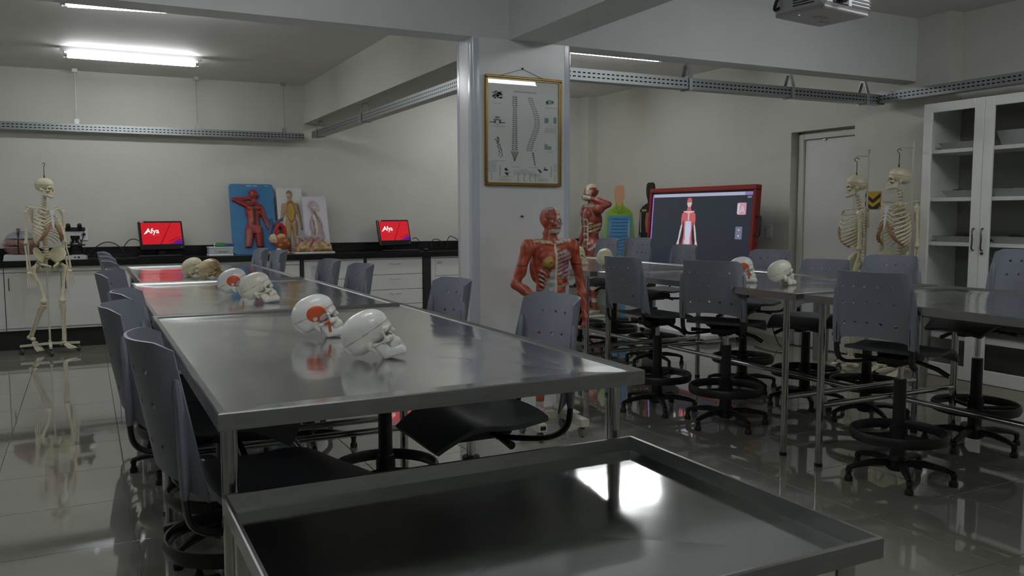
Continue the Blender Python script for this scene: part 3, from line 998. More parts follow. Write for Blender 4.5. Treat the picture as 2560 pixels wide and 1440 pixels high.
# ------------------------------------------------------------------ back counter
ct = tag(MB().rbox(XL + .01, 6.24, 9.62, 10.24, .835, .90, .004).build('countertop', GRANITE), 'long black granite worktop along the back wall', 'worktop')
tag(MB().rbox(XL + .01, 6.24, 10.222, 10.24, .901, 1.005, .003).build('backsplash', GRANITE), 'low black granite upstand along the back wall', 'backsplash')
PL = mat('black_plinth', (.012, .012, .012), .5)
tag(MB().box(XL + .01, 4.62, 9.74, 10.24, 0, .20).build('plinth', PL, smooth=0), 'black plinth under the white base cabinets', 'plinth')
HAND = mat('dark_pull', (.10, .10, .11), .3, metal=.8)
HANDL = mat('pale_pull', (.55, .55, .54), .3, metal=.7)
def door_unit(x0, x1, doors, label):
    t = empty('base_cabinet', ((x0 + x1) / 2, 9.66, .20), 0, label, 'cabinet', 'white base cabinets under the black worktop')
    w = (x1 - x0) / 2
    MB().box(-w + .002, w - .002, .018, .52, 0, .634).box(-w + .002, w - .002, 0, .018, .585, .634).build('carcass', WHITEL, t, smooth=0)
    n = doors
    for k in range(n):
        a, b = -w + 2 * w * k / n, -w + 2 * w * (k + 1) / n
        d = MB().rbox(a + .003, b - .003, 0, .017, .028, .578, .002).build('door', WHITEL, t)
        hx = a + .04
        MB().tube([(hx, 0, .525), (hx, -.022, .525), (hx, -.022, .41), (hx, 0, .41)], .005, 6).build('handle', HAND, d)
    return t
door_unit(-1.722, -.727, 2, 'white two-door base cabinet beyond the hanging skeleton, by the brain model')
door_unit(-.725, .268, 2, 'white two-door base cabinet behind the hanging skeleton, with dark handles')
door_unit(.270, 1.263, 2, 'white two-door base cabinet under the monitor by the microscope')
door_unit(1.265, 2.180, 2, 'white two-door base cabinet under the blue relief board')
def drawer_unit(x0, x1, lines, label, pulls=True, tags=False, notice=False):
    t = empty('drawer_unit', ((x0 + x1) / 2, 9.66, .20), 0, label, 'cabinet', 'white drawer units under the black worktop')
    w = (x1 - x0) / 2
    MB().box(-w, w, .018, .52, 0, .634).box(-w, w, 0, .018, .612, .634).build('carcass', WHITEL, t, smooth=0)
    off = .06 if tags else 0
    if tags: MB().box(-w, -w + off, 0, .018, 0, .61).build('stile', WHITEL, t, smooth=0)
    for a, b in zip(lines[:-1], lines[1:]):
        d = MB().rbox(-w + off + .003, w - .003, -.001, .017, b + .003 - .2, a - .003 - .2, .002).build('drawer', WHITEL, t)
        zc = (a + b) / 2 - .2
        if pulls:
            for s in (-1, 1):
                MB().tube(bez([(s * .012, 0, zc + .04), (s * .03, -.016, zc + .035), (s * .06, -.012, zc + .045), (s * .07, 0, zc + .04)], 3), .004, 6).build('pull', HANDL, d)
        if tags:
            MB().box(-w + off + .02, -w + off + .095, -.0025, -.001, a - .2 - .075, a - .2 - .03).build('label_card', mat('label_card', (.55, .56, .55), .6), d, smooth=0)
            MB().box(-w + off + .03, -w + off + .085, -.0035, -.0025, a - .2 - .056, a - .2 - .050).build('label_text', mat('print_grey', (.20, .21, .22), .6), d, smooth=0)
            MB().ell((w - .1, -.004, zc + .03), (.008, .006, .008), 8, 5).build('knob', BLACKP, d)
    if notice:
        MB().box(-w + .075, -w + .19, -.0025, -.001, .42, .57).build('notice', mat('notice_paper', (.68, .69, .69), .6), t, smooth=0)
        mb = MB()
        for k in range(9): mb.box(-w + .085, -w + (.18 if k % 3 else .16), -.0035, -.0025, .555 - k * .015, .559 - k * .015)
        mb.build('notice_text', mat('print_grey', (.20, .21, .22), .6), t, smooth=0)
    return t
drawer_unit(2.222, 2.930, [.812, .60, .40, .205], 'white drawer unit with a printed notice on its front', notice=True, pulls=False)
drawer_unit(2.963, 3.667, [.812, .63, .449, .27, .205], 'white drawer unit with pale curved pulls between two black supports')
drawer_unit(3.773, 4.60, [.812, .594, .396, .205], 'white drawer unit with small label cards, half hidden by the column', pulls=False, tags=True)
for (x0, x1, lb) in ((2.183, 2.219, 'narrow black counter support beside the drawer unit with the notice'), (2.933, 2.960, 'thin black counter support between the two drawer units'), (3.670, 3.770, 'wide black counter support beside the label-card drawers')):
    tag(MB().box(x0, x1, 9.645, 10.2, .20, .834).build('counter_support', PL, smooth=0), lb, 'support')

CT = .90
def txt(s, size, m, parent, M, name='lettering', shear=0.0, ext=.0006):
    cu = bpy.data.curves.new(name, 'FONT')
    cu.body = s; cu.size = size; cu.extrude = ext; cu.shear = shear; cu.offset = size * .012
    o = bpy.data.objects.new('tmp', cu)
    COL.objects.link(o)
    dg = bpy.context.evaluated_depsgraph_get()
    me = bpy.data.meshes.new_from_object(o.evaluated_get(dg))
    bpy.data.objects.remove(o)
    me.materials.clear(); me.materials.append(m); me.name = name
    q = link(name, me, parent)
    q.matrix_local = M
    return q

# monitors
SRED = mat('lit_red_screen', (.02, .0, .0), .2, emit=(.62, .012, .022), estr=.85)
SDRED = mat('lit_dark_red_streak', (.02, 0, 0), .2, emit=(.34, .004, .010), estr=.85)
SPUR = mat('lit_purple_glow', (.01, 0, .02), .2, emit=(.06, .008, .30), estr=.85)
SPUR2 = mat('lit_violet_glow', (.01, 0, .02), .2, emit=(.24, .008, .10), estr=.85)
SWHT = mat('lit_white_letters', (.5, .5, .5), .2, emit=(1, .86, .90), estr=1.0)
UP = rot('X', 90)
def monitor(x, y, yaw, label):
    t = empty('computer_monitor', (x, y, CT), math.radians(yaw), label, 'monitor', 'monitors on the black worktop')
    b = MB().rbox(-.235, .235, -.012, .03, 0, .325, .01).build('casing', SCREENB, t)
    M = Matrix.Translation((0, 0, .065)) @ rot('X', -13)
    b.matrix_local = M
    def P(mb, n, m): o = mb.build(n, m, b, smooth=0); return o
    P(MB().box(-.213, .213, -.0135, -.012, .065, .305), 'screen', SRED)
    P(MB().prism([(-.03, .0655), (-.012, .0655), (.115, .3045), (.105, .3045)], -.0145, -.0136), 'screen_streak', SDRED)
    P(MB().prism([(.05, .085), (.09, .11), (.15, .135), (.212, .15), (.212, .144), (.15, .125), (.10, .10)], -.0145, -.0136), 'screen_streak', SDRED)
    P(MB().prism([(.07, .0655), (.11, .085), (.15, .112), (.18, .128), (.212, .12), (.212, .0655)], -.0145, -.0136), 'screen_swirl', SPUR2)
    P(MB().prism([(.125, .0655), (.15, .088), (.18, .10), (.212, .095), (.212, .0655)], -.0152, -.0146), 'screen_swirl', SPUR)
    txt('Afya', .078, SWHT, b, Matrix.Translation((-.165, -.0142, .188)) @ UP, 'screen_lettering')
    P(MB().box(-.135, -.02, -.0142, -.0136, .165, .1665), 'screen_rule', mat('lit_pink_rule', (.3, .1, .1), .3, emit=(.7, .12, .14), estr=.8))
    P(MB().prism([(-.19, .178), (-.178, .178), (-.128, .238), (-.14, .24)], -.0146, -.0136), 'screen_logo_stroke', SWHT)
    P(MB().box(-.225, -.18, -.0135, -.012, .309, .320), 'asset_sticker', mat('sticker_grey', (.55, .55, .55), .5))
    P(MB().ell((.2, -.0125, .03), (.006, .002, .006), 8, 5), 'badge', mat('badge', (.5, .5, .6), .3))
    MB().rbox(-.11, .11, -.06, .12, 0, .014, .006).build('foot', SCREENB, t)
    MB().rbox(-.04, .04, .02, .06, .01, .12, .008).build('neck', SCREENB, t)
    return t
monitor(.765, 9.97, 14, 'black monitor with a red lit screen near the microscope')
mo = monitor(-1.16, 9.97, 8, 'monitor added out of view beyond the brain model, pale screen for the floor glow')  # added out of frame, its pale screen meant to cast the floor glow
for c_ in mo.children_recursive:
    if c_.name.split('.')[0] == 'screen':
        c_.data = c_.data.copy(); c_.data.materials[0] = mat('added_pale_screen', (.02, .02, .02), .2, emit=(.62, .72, 1.0), estr=2.2)
for c_ in [q for q in mo.children_recursive if q.name.startswith('screen_')]:
    bpy.data.objects.remove(c_)
monitor(3.44, 9.97, 16, 'black monitor with a red lit screen near the column')
def keyboard(x, y, label):
    t = empty('keyboard', (x, y, CT), 0, label, 'keyboard')
    MB().rbox(-.22, .22, -.07, .07, 0, .018, .005).build('case', SCREENB, t)
    KM = mat('key_dark', (.02, .02, .022), .4)
    for r_ in range(5):
        mb = MB()
        for k in range(14): mb.box(-.205 + k * .0292, -.205 + k * .0292 + .025, -.058 + r_ * .023, -.058 + r_ * .023 + .019, .018, .023)
        mb.build('key_row', KM, t, smooth=0)
keyboard(3.42, 9.73, 'black keyboard in front of the monitor by the column')
keyboard(.72, 9.74, 'black keyboard in front of the monitor by the microscope')
tag(MB().ell((3.74, 9.73, .915), (.03, .05, .0155), 14, 8).build('computer_mouse', SCREENB), 'small black mouse beside the keyboard near the column', 'mouse')
MB().tube([(3.735, 9.70, .927), (3.74, 9.69, .93)], .004, 6).build('scroll_wheel', mat('grey_wheel', (.3, .3, .3), .4), bpy.data.objects['computer_mouse'])

# storage box with markers
bx = empty('storage_box', (1.335, 9.80, CT), 0, 'white plastic box with a printed label, beside the blue relief board', 'box')
mb = MB()
mb.box(-.125, .125, -.09, .09, .0, .006).box(-.125, .125, -.09, -.085, .006, .09).box(-.125, .125, .085, .09, .006, .09).box(-.125, -.12, -.085, .085, .006, .09).box(.12, .125, -.085, .085, .006, .09)
mb.build('bin', mat('box_plastic', (.50, .52, .54), .4), bx, smooth=0)
MB().rbox(-.132, .132, -.097, .097, 0, .018, .004).build('base_rim', WHITEP, bx)
MB().rbox(-.130, .130, -.095, .095, .088, .098, .003).build('lid', WHITEP, bx)
MB().box(-.07, .09, -.0925, -.0905, .03, .075).build('label_card', mat('pale_green_label', (.40, .47, .45), .5), bx, smooth=0)
txt('Asmed', .026, mat('label_dark_print', (.10, .16, .14), .6), bx, Matrix.Translation((-.015, -.0932, .04)) @ UP, 'label_lettering') if False else MB().box(-.03, .06, -.0935, -.0925, .04, .047).build('label_print', mat('label_dark_print', (.10, .16, .14), .6), bx, smooth=0)
for k, (x, r_, cl, nm) in enumerate(((1.345, .022, (.03, .20, .06), 'green'), (1.42, .018, (.05, .08, .20), 'navy blue'))):
    o = MB().tube([(x - .05, 9.775, CT + .098 + r_), (x + .035, 9.775, CT + .098 + r_)], [r_, r_], 10).tube([(x + .035, 9.775, CT + .098 + r_), (x + .06, 9.775, CT + .098 + r_)], [r_ * .8, r_ * .6], 10).build('marker_pen', mat('marker_' + nm, cl, .4))
    tag(o, f'{nm} marker lying on the white plastic box', 'marker')
o = MB().cyl((1.275, 9.77, CT + .098), (1.275, 9.77, CT + .145), .006, n=8).build('chalk_stick', WHITEP)
tag(o, 'short white stick standing on the plastic box', 'chalk')

# relief boards (board frame: x right, y out towards the wall, z up the board)
def board(name, x, y, w, h, lean, yaw, m, label, rr=.004, cat='anatomy board'):
    t = empty(name, (x, y, CT), math.radians(yaw), label, cat)
    p = MB().prism(rrect(w, h, rr, 4, 0, h / 2), 0, .014).build('panel', m, t)
    p.matrix_local = rot('X', -lean)
    return t, p
BLUE = mat('blue_board', (.045, .17, .34), .4, noise=.08, nscale=6)
bb, p1 = board('relief_board', 1.752, 9.985, .50, .83, 14, 0, BLUE, 'blue relief board with a red muscular torso raising one arm', .035)
SC = .50
def relief(fn, lo, hi, h, colour, name, parent):
    V, Fc = surf(fn, lo, hi, h)
    return link(name, organic(name, V, Fc, FLESH, colour), parent)
def blue_fig(P):
    C = lambda a, b, r1, r2=None: ncap(P, (a[0], 0, a[1]), (b[0], 0, b[1]), r1, r2)
    d = nell(P, (.015, -.005, .700), (.050, .05, .066))
    d = smin(d, nell(P, (.052, -.01, .690), (.016, .03, .03)), .02)
    d = smin(d, C((.02, .64), (.02, .58), .034, .04), .02)
    d = smin(d, nell(P, (.005, 0, .50), (.090, .055, .115)), .03)
    d = smin(d, nell(P, (.0, 0, .36), (.072, .045, .10)), .03)
    d = smin(d, nell(P, (-.005, 0, .29), (.086, .045, .06)), .03)
    d = smin(d, C((-.045, .28), (-.075, .09), .052, .042), .02)
    d = smin(d, C((.045, .28), (.055, .09), .052, .042), .02)
    d = smin(d, C((.085, .55), (.135, .40), .037, .028), .02)
    d = smin(d, C((.135, .40), (.165, .30), .027, .020), .015)
    d = smin(d, C((-.070, .575), (-.20, .640), .037, .026), .02)
    d = smin(d, C((-.20, .640), (-.03, .655), .026, .022), .012)
    d = smin(d, C((-.05, .655), (-.02, .665), .022, .020), .012)
    for s in (-1, 1):
        d = smin(d, nell(P, (s * .040 + .005, -.045, .535), (.040, .02, .03)), .012)
    d = smax(d, P[..., 1] - .0, .004)
    d = smax(d, .075 - P[..., 2], .003)
    return d
def blue_col(V):
    x, y, z = V.T
    c = paint(V, (.27, .022, .016), [])
    st = .5 + .5 * np.sin(z * 160 + x * 90)
    c *= (.72 + .4 * st)[:, None]
    mid = (np.abs(x - .004) < .022) & (z < .60) & (z > .22)
    c[mid] = (.06, .012, .012)
    org = (np.abs(x + .035) < .028) & (z > .37) & (z < .54)
    c[org] = (.36, .05, .035)
    c[(z < .28) & (x < -.03)] = np.array((.27, .085, .07))
    c[(np.abs(x - .02) < .045) & (z > .24) & (z < .33)] = (.34, .06, .06)
    c[(x > .12) & (z < .40)] = (.22, .07, .08)
    return c
relief(blue_fig, (-.25, -.085, .06), (.21, .008, .79), .0062, blue_col, 'muscle_torso', p1)
mb = MB()
for k in range(5): mb.box(-.055 + k * .013, -.046 + k * .013, -.0012, 0, .803, .814)
for k in range(4): mb.box(.02 + k * .013, .029 + k * .013, -.0012, 0, .803, .814)
mb.box(.16, .185, -.0012, 0, .806, .812)
mb.build('board_print', mat('white_print', (.6, .66, .7), .5), p1, smooth=0)

WBOARD = mat('white_board', (.66, .665, .65), .45)
LBOARD = mat('lilac_white_board', (.62, .60, .67), .45)
b2, p2 = board('relief_board', 2.19, 10.02, .30, .78, 12, 2, WBOARD, 'white relief board with a tan standing figure and yellow spine')
def tan_fig(P):
    C = lambda a, b, r1, r2=None: ncap(P, (a[0], 0, a[1]), (b[0], 0, b[1]), r1, r2)
    d = nell(P, (0, 0, .705), (.040, .03, .048))
    d = smin(d, C((0, .66), (0, .61), .024, .028), .015)
    d = smin(d, nell(P, (0, 0, .52), (.078, .028, .11)), .02)
    d = smin(d, nell(P, (0, 0, .40), (.062, .026, .08)), .02)
    for s in (-1, 1):
        d = smin(d, C((s * .035, .36), (s * .040, .19), .038, .026), .012)
        d = smin(d, C((s * .040, .19), (s * .040, .03), .026, .018), .012)
        d = smin(d, C((s * .075, .575), (s * .100, .44), .024, .019), .015)
        d = smin(d, C((s * .100, .44), (s * .115, .32), .019, .012), .010)
        d = smin(d, nell(P, (s * .118, 0, .295), (.016, .014, .024)), .008)
    return smax(d, P[..., 1], .004)
def tan_col(V):
    x, y, z = V.T
    c = paint(V, (.36, .25, .12), [])
    e = ((x / .046) ** 2 + ((z - .49) / .125) ** 2)
    c[e < 1] = (.40, .26, .04)
    c[(e > .75) & (e < 1.12)] = (.26, .05, .025)
    c[(z > .675) & (x < -.002) & (z < .712)] = (.55, .48, .33)
    c[(z > .705)] = (.24, .13, .06)
    c[z < .17] = (.22, .12, .07)
    return c
relief(tan_fig, (-.15, -.05, .0), (.15, .008, .77), .0062, tan_col, 'tan_figure', p2)
b3, p3 = board('relief_board', 2.475, 9.945, .295, .68, 13, 6, LBOARD, 'pale lilac relief board with a side-view head, spine and organs')
def side_fig(P):
    C = lambda a, b, r1, r2=None: ncap(P, (a[0], 0, a[1]), (b[0], 0, b[1]), r1, r2)
    d = nell(P, (-.025, 0, .575), (.058, .035, .055))
    d = smin(d, nell(P, (.015, 0, .545), (.035, .028, .045)), .015)
    d = smin(d, C((.040, .545), (.054, .535), .008), .01)
    d = smin(d, C((-.015, .52), (-.012, .44), .030, .032), .015)
    d = smin(d, nell(P, (-.005, 0, .33), (.078, .035, .13)), .02)
    d = smin(d, nell(P, (.01, 0, .20), (.075, .035, .10)), .02)
    d = smin(d, nell(P, (.02, 0, .09), (.085, .04, .075)), .02)
    return smax(d, P[..., 1], .004)
def side_col(V):
    x, y, z = V.T
    c = paint(V, (.40, .33, .36), [])
    c[(z > .535) & (x < .02)] = (.46, .34, .42)
    c[(z > .53) & (z < .56) & (x < .0)] = (.55, .55, .52)
    c[(z < .55) & (z > .47) & (x > .0)] = (.58, .52, .42)
    xs = -.048 + .022 * np.sin((z - .1) * 9)
    sp = (np.abs(x - xs - .012) < .013) & (z < .45) & (z > .03)
    c[sp] = (.62, .58, .42)
    c[(np.abs(x - xs + .008) < .009) & (z < .45) & (z > .1) & (np.sin(z * 330) > -.2)] = (.12, .05, .05)
    c[(np.abs(x - .004 - .4 * (.43 - z)) < .010) & (z < .50) & (z > .33)] = (.22, .05, .04)
    c[(z < .36) & (z > .21) & (x > .005)] = (.36, .26, .29)
    c[(z < .17) & (x > .02)] = (.45, .26, .08)
    c[(z < .22) & (x > .03) & (np.sin(z * 260 + x * 90) > .2)] = (.34, .23, .25)
    c[(z < .06)] = (.48, .30, .07)
    return c
relief(side_fig, (-.12, -.05, .0), (.125, .008, .66), .006, side_col, 'side_figure', p3)
MB().box(.10, .135, -.0012, 0, .652, .668).build('board_print', mat('pale_blue_print', (.42, .52, .60), .5), p3, smooth=0)

# heart model
ht = empty('heart_model', (1.99, 9.84, CT), math.radians(5), 'large heart model with red aorta and blue vessels on a round base', 'anatomy model')
MB().lathe([(.125, 0), (.13, .008), (.115, .028), (.07, .03), (.035, .04), (.025, .07)], 24).build('base', mat('heart_base_cream', (.60, .54, .46), .4), ht)
MB().lathe([(.129, .006), (.131, .012), (.127, .018)], 24).build('base_band', mat('heart_base_red', (.36, .12, .06), .4), ht)
def heart(P):
    d = nell(P, (.02, 0, .135), (.105, .075, .075), rmat('Y', 22))
    d = smin(d, nell(P, (.075, 0, .10), (.055, .05, .05)), .03)
    d = smin(d, nell(P, (-.06, .01, .175), (.055, .05, .06)), .02)
    d = smin(d, nell(P, (.02, -.02, .20), (.05, .05, .035)), .02)
    return d
def heart_col(V):
    x, y, z = V.T
    c = paint(V, (.33, .085, .035), [])
    c[(x < -.045) & (z > .13)] = (.56, .46, .38)
    n = np.sin(x * 60 + 2) * np.sin(z * 70) + .6 * np.sin(x * 25 - z * 50)
    c[(n > .75)] = (.55, .30, .06)
    c[(z > .185) & (x > -.02)] = (.50, .33, .10)
    return c
V, Fc = surf(heart, (-.14, -.1, .03), (.17, .1, .27), .006)
link('heart', organic('heart', V, Fc, FLESH, heart_col), ht)
MB().tube(bez([(-.02, -.01, .18), (-.03, -.01, .28), (.0, -.01, .335), (.045, -.01, .315), (.065, 0, .25), (.07, .01, .18)], 6), .024, 10).build('aorta', mat('arterial_red', (.40, .025, .02), .35), ht)
VB = mat('vein_blue', (.07, .10, .20), .4)
MB().tube(bez([(-.085, .02, .17), (-.09, .02, .26), (-.075, .02, .34), (-.09, .02, .40)], 5), .022, 8).build('vena_cava', VB, ht)
MB().tube(bez([(-.06, .03, .31), (0, .035, .37), (.06, .04, .40)], 5), .017, 8).build('pulmonary_vessel', VB, ht)
MB().tube(bez([(.02, 0, .2), (.03, .02, .27), (.02, .04, .30)], 4), .02, 8).build('pulmonary_trunk', VB, ht)

# skin block model
sk = empty('skin_model', (2.36, 9.80, CT), math.radians(4), 'skin layer block model with hairs and yellow fat lobes on a white base', 'anatomy model')
MB().rbox(-.22, .25, -.07, .07, 0, .02, .004).build('base', WHITEP, sk)
def skin_blk(P):
    x, y, z = P[..., 0], P[..., 1], P[..., 2]
    top = .205 - .10 * np.clip((x - .06) / .12, 0, 1)
    d = np.maximum(np.maximum(np.abs(x - .01) - .205, np.abs(y) - .055), np.maximum(z - top, .018 - z))
    d = d + .006 * np.sin(x * 75) * np.sin(z * 60)
    for (cx, cz, r) in ((.02, .055, .03), (.08, .05, .028), (.14, .06, .034), (.19, .05, .03), (.11, .095, .022), (.17, .105, .024), (.0, .09, .02), (-.12, .06, .03)):
        d = smin(d, nsph(P, (cx, -.05, cz), r), .012)
    return d
def skin_col(V):
    x, y, z = V.T
    c = paint(V, (.50, .34, .24), [])
    lum = np.sin(x * 85) * np.sin(z * 75 + 1)
    c[lum > .25] = (.44, .26, .08)
    c[(z < .08) & (lum < -.2)] = (.42, .30, .07)
    c[(z > .16)] = (.50, .36, .30)
    c[(z > .15) & (z < .185) & (lum < .1)] = (.26, .20, .33)
    c[(np.abs(x + .03 - .5 * (z - .1)) < .012) & (z > .07) & (z < .17)] = (.34, .06, .08)
    c[((x + .13) ** 2 + (z - .15) ** 2 < .012 ** 2)] = (.34, .08, .06)
    c[(np.hypot(x - .08, z - .06) < .028)] = (.26, .26, .07)
    c[z < .04] = (.40, .17, .10)
    return c
V, Fc = surf(skin_blk, (-.22, -.1, .01), (.25, .07, .22), .0055)
link('skin_block', organic('skin_block', V, Fc, FLESH, skin_col), sk)
for k, x in enumerate((-.15, -.08, -.02, .05)):
    MB().tube(bez([(x, -.02, .2), (x + .008, -.02, .225), (x + .02, -.02, .245)], 3), .002, 5).build('hair', BLACKP, sk)

# brain model
br = empty('brain_model', (-.575, 9.86, CT), 0, 'large sectioned brain model in grey and pink on a white tray, behind the skeleton', 'anatomy model')
MB().prism([(-.155, 0), (.155, 0), (.145, .055), (-.145, .055)], -.12, .12).build('tray', WHITEP, br, smooth=0)
PINK, GREYB = mat('brain_pink', (.24, .13, .11), .45, noise=.25, nscale=50, bump=.004, bscale=60), mat('brain_grey', (.24, .25, .27), .4, noise=.12, nscale=40, bump=.004, bscale=60)
def lobe(name, c_, r_, m, clip):
    def f(P):
        d = nell(P, c_, r_)
        x0, x1, z0, z1 = clip
        q = np.maximum(np.maximum(x0 - P[..., 0], P[..., 0] - x1), np.maximum(z0 - P[..., 2], P[..., 2] - z1))
        w = .0025 * np.sin(P[..., 0] * 150 + 4 * np.sin(P[..., 2] * 60)) * np.sin(P[..., 2] * 130)
        return smax(d + w, q, .012)
    V, Fc = surf(f, (clip[0] - .02, -.14, clip[2] - .02), (clip[1] + .02, .14, clip[3] + .02), .0065)
    link(name, organic(name, V, Fc, m), br)
lobe('pink_lobe', (0, 0, .16), (.165, .12, .125), PINK, (-.18, -.022, .145, .208))
lobe('pink_lobe', (0, 0, .16), (.165, .12, .125), PINK, (-.18, -.022, .055, .139))
lobe('pink_lobe', (0, 0, .16), (.165, .12, .125), PINK, (-.014, .18, .055, .204))
lobe('grey_lobe', (0, 0, .18), (.15, .11, .115), GREYB, (-.16, -.022, .212, .31))
lobe('grey_lobe', (0, 0, .18), (.15, .11, .115), GREYB, (-.014, .16, .208, .31))
MB().box(-.020, -.016, -.09, .09, .055, .30).box(-.034, -.002, -.03, .03, .295, .318).build('centre_rod', mat('brain_rod', (.13, .12, .12), .5), br)

# microscope
mi = empty('microscope', (-.085, 9.84, CT), math.radians(-5), 'black and white binocular microscope behind the skeleton arm', 'microscope')
MB().prism([(-.10, 0), (.10, 0), (.098, .028), (.05, .042), (-.02, .042), (-.09, .03)], -.11, .09).build('foot', mat('scope_white', (.62, .63, .62), .35), mi)
MB().cyl((.0, -.112, .02), (0, -.109, .02), .008).cyl((.035, -.114, .02), (.035, -.109, .02), .009).build('knob', BLACKP, mi)
MB().rbox(-.055, .055, .03, .085, .04, .20, .012).rbox(-.03, .03, .045, .085, .19, .30, .01).rbox(-.085, -.06, .0, .05, .06, .11, .01).rbox(.06, .085, .0, .05, .06, .11, .01).build('arm', BLACKP, mi)
MB().rbox(-.10, .09, -.07, .05, .135, .15, .004).rbox(-.03, .03, -.04, .02, .10, .136, .008).build('stage', BLACKP, mi)
MB().lathe([(.028, .165), (.03, .185), (.042, .20), (.046, .24)], 14, o=(0, -.01, 0)).build('nosepiece', BLACKP, mi)
for k, (x, t) in enumerate(((-.045, -22), (0, 0), (.045, 22))):
    MB().lathe([(.008, 0), (.012, .02), (.014, .04)], 10, M=Matrix.Translation((x, -.03, .16)) @ rot('Y', -t * 1.0)).build('objective', CHROME, mi)
MB().lathe([(.024, 0), (.026, .045)], 12, o=(0, -.01, .152)).build('specimen_holder', mat('scope_white', (.62, .63, .62)), mi)
MB().prism([(-.05, .24), (.05, .24), (.09, .285), (-.09, .285)], -.06, .05).build('head_block', MATS['scope_white'], mi)
MB().rbox(-.095, .095, -.07, .06, .283, .325, .008).build('binocular_head', BLACKP, mi)
for s in (-1, 1):
    MB().lathe([(.020, .0), (.020, .035), (.023, .037), (.021, .06)], 12, M=Matrix.Translation((s * .052, -.06, .305)) @ rot('X', 35)).build('eyepiece', BLACKP, mi)

# wall socket with plug and cables
so = empty('wall_socket', (-.005, 10.247, 1.14), 0, 'white wall socket with a black plug beside the microscope', 'socket')
MB().rbox(-.04, .04, -.01, 0, -.065, .065, .004).build('plate', WHITEP, so)
MB().lathe([(.016, 0), (.018, .02), (.012, .03)], 10, M=Matrix.Translation((.0, -.01, .005)) @ rot('X', 90)).build('plug', BLACKP, so)
MB().tube(bez([(0, -.035, .0), (-.02, -.04, -.06), (-.05, -.05, -.13), (.0, -.06, -.18)], 4), .005, 6).build('plug_cord', BLACKP, so)
def cord(name, pts, label, r_=.005):
    o = MB().tube(bez(pts, 6), r_, 6).build(name, BLACKP)
    tag(o, label, 'cable')
cord('cable', [(.02, 10.2, .91), (.10, 10.2, 1.0), (.20, 10.2, 1.055), (.29, 10.2, 1.04), (.36, 10.2, .98), (.40, 10.2, .91)], 'black cable arching against the wall beside the microscope')
cord('cable', [(.36, 10.17, .91), (.38, 10.17, 1.0), (.44, 10.17, 1.075), (.51, 10.17, 1.08), (.58, 10.17, 1.02), (.60, 10.17, .91)], 'black cable loop behind the monitor near the microscope')
cord('cable', [(3.70, 10.1, 1.04), (3.76, 10.12, 1.05), (3.82, 10.15, .99), (3.83, 10.16, .91)], 'black cable dropping behind the monitor near the column')
cord('cable', [(3.98, 10.18, .91), (4.0, 10.18, 1.01), (4.06, 10.18, 1.03), (4.12, 10.18, 1.0), (4.13, 10.18, .91)], 'small black cable loop on the backsplash right beside the taller loop')
cord('cable', [(4.20, 10.18, .91), (4.21, 10.18, 1.0), (4.25, 10.18, 1.065), (4.34, 10.18, 1.03), (4.42, 10.18, .96), (4.44, 10.18, .91)], 'taller black cable loop on the backsplash close to the column')
# ------------------------------------------------------------------ thin clear glass
def pane_glass():
    m = bpy.data.materials.new('clear_pane')
    m.use_nodes = True
    nt = m.node_tree
    for n in list(nt.nodes): nt.nodes.remove(n)
    out = nt.nodes.new('ShaderNodeOutputMaterial')
    mx = nt.nodes.new('ShaderNodeMixShader')
    tr = nt.nodes.new('ShaderNodeBsdfTransparent'); tr.inputs[0].default_value = (.985, .99, .985, 1)
    gl = nt.nodes.new('ShaderNodeBsdfGlossy'); gl.inputs['Roughness'].default_value = .015
    fr = nt.nodes.new('ShaderNodeFresnel'); fr.inputs['IOR'].default_value = 1.5
    ge = nt.nodes.new('ShaderNodeNewGeometry'); sb = nt.nodes.new('ShaderNodeMath'); sb.operation = 'SUBTRACT'; sb.inputs[0].default_value = 1.0
    mu = nt.nodes.new('ShaderNodeMath'); mu.operation = 'MULTIPLY'
    nt.links.new(ge.outputs['Backfacing'], sb.inputs[1]); nt.links.new(sb.outputs[0], mu.inputs[0]); nt.links.new(fr.outputs[0], mu.inputs[1])
    nt.links.new(mu.outputs[0], mx.inputs[0]); nt.links.new(tr.outputs[0], mx.inputs[1]); nt.links.new(gl.outputs[0], mx.inputs[2])
    nt.links.new(mx.outputs[0], out.inputs[0])
    return m
GLASS = pane_glass()

# ------------------------------------------------------------------ framed poster on the column
po = empty('framed_poster', (2.543, 4.866, 1.53), 0, 'gilt-framed spine anatomy poster behind glass on the column', 'poster')
PWD, PHT, FW = .556, .690, .017
pm = Matrix.Translation((0, -.003, 0)) @ rot('Y', .3)
fm = MB()
def fprof(mb, a, b):
    pass
for (x0, x1, z0, z1) in ((-PWD / 2, PWD / 2, 0, FW), (-PWD / 2, PWD / 2, PHT - FW, PHT), (-PWD / 2, -PWD / 2 + FW, FW, PHT - FW), (PWD / 2 - FW, PWD / 2, FW, PHT - FW)):
    fm.rbox(x0, x1, -.022, 0, z0, z1, .005)
fo = fm.build('frame', GOLD, po); fo.matrix_local = pm
im = MB()
for (x0, x1, z0, z1) in ((-PWD / 2 + FW, PWD / 2 - FW, FW, FW + .004), (-PWD / 2 + FW, PWD / 2 - FW, PHT - FW - .004, PHT - FW), (-PWD / 2 + FW, -PWD / 2 + FW + .004, FW, PHT - FW), (PWD / 2 - FW - .004, PWD / 2 - FW, FW, PHT - FW)):
    im.box(x0, x1, -.017, -.004, z0, z1)
im.build('frame_lip', mat('pale_gilt', (.42, .33, .15), .3, metal=.6), fo, smooth=0)
pp = MB().box(-PWD / 2 + .01, PWD / 2 - .01, -.006, -.003, .01, PHT - .01).build('print_sheet', PAPER, po, smooth=0); pp.matrix_local = pm
gg = MB().box(-PWD / 2 + FW, PWD / 2 - FW, -.0125, -.0105, FW, PHT - FW).build('glass_pane', GLASS, po, smooth=0); gg.matrix_local = pm
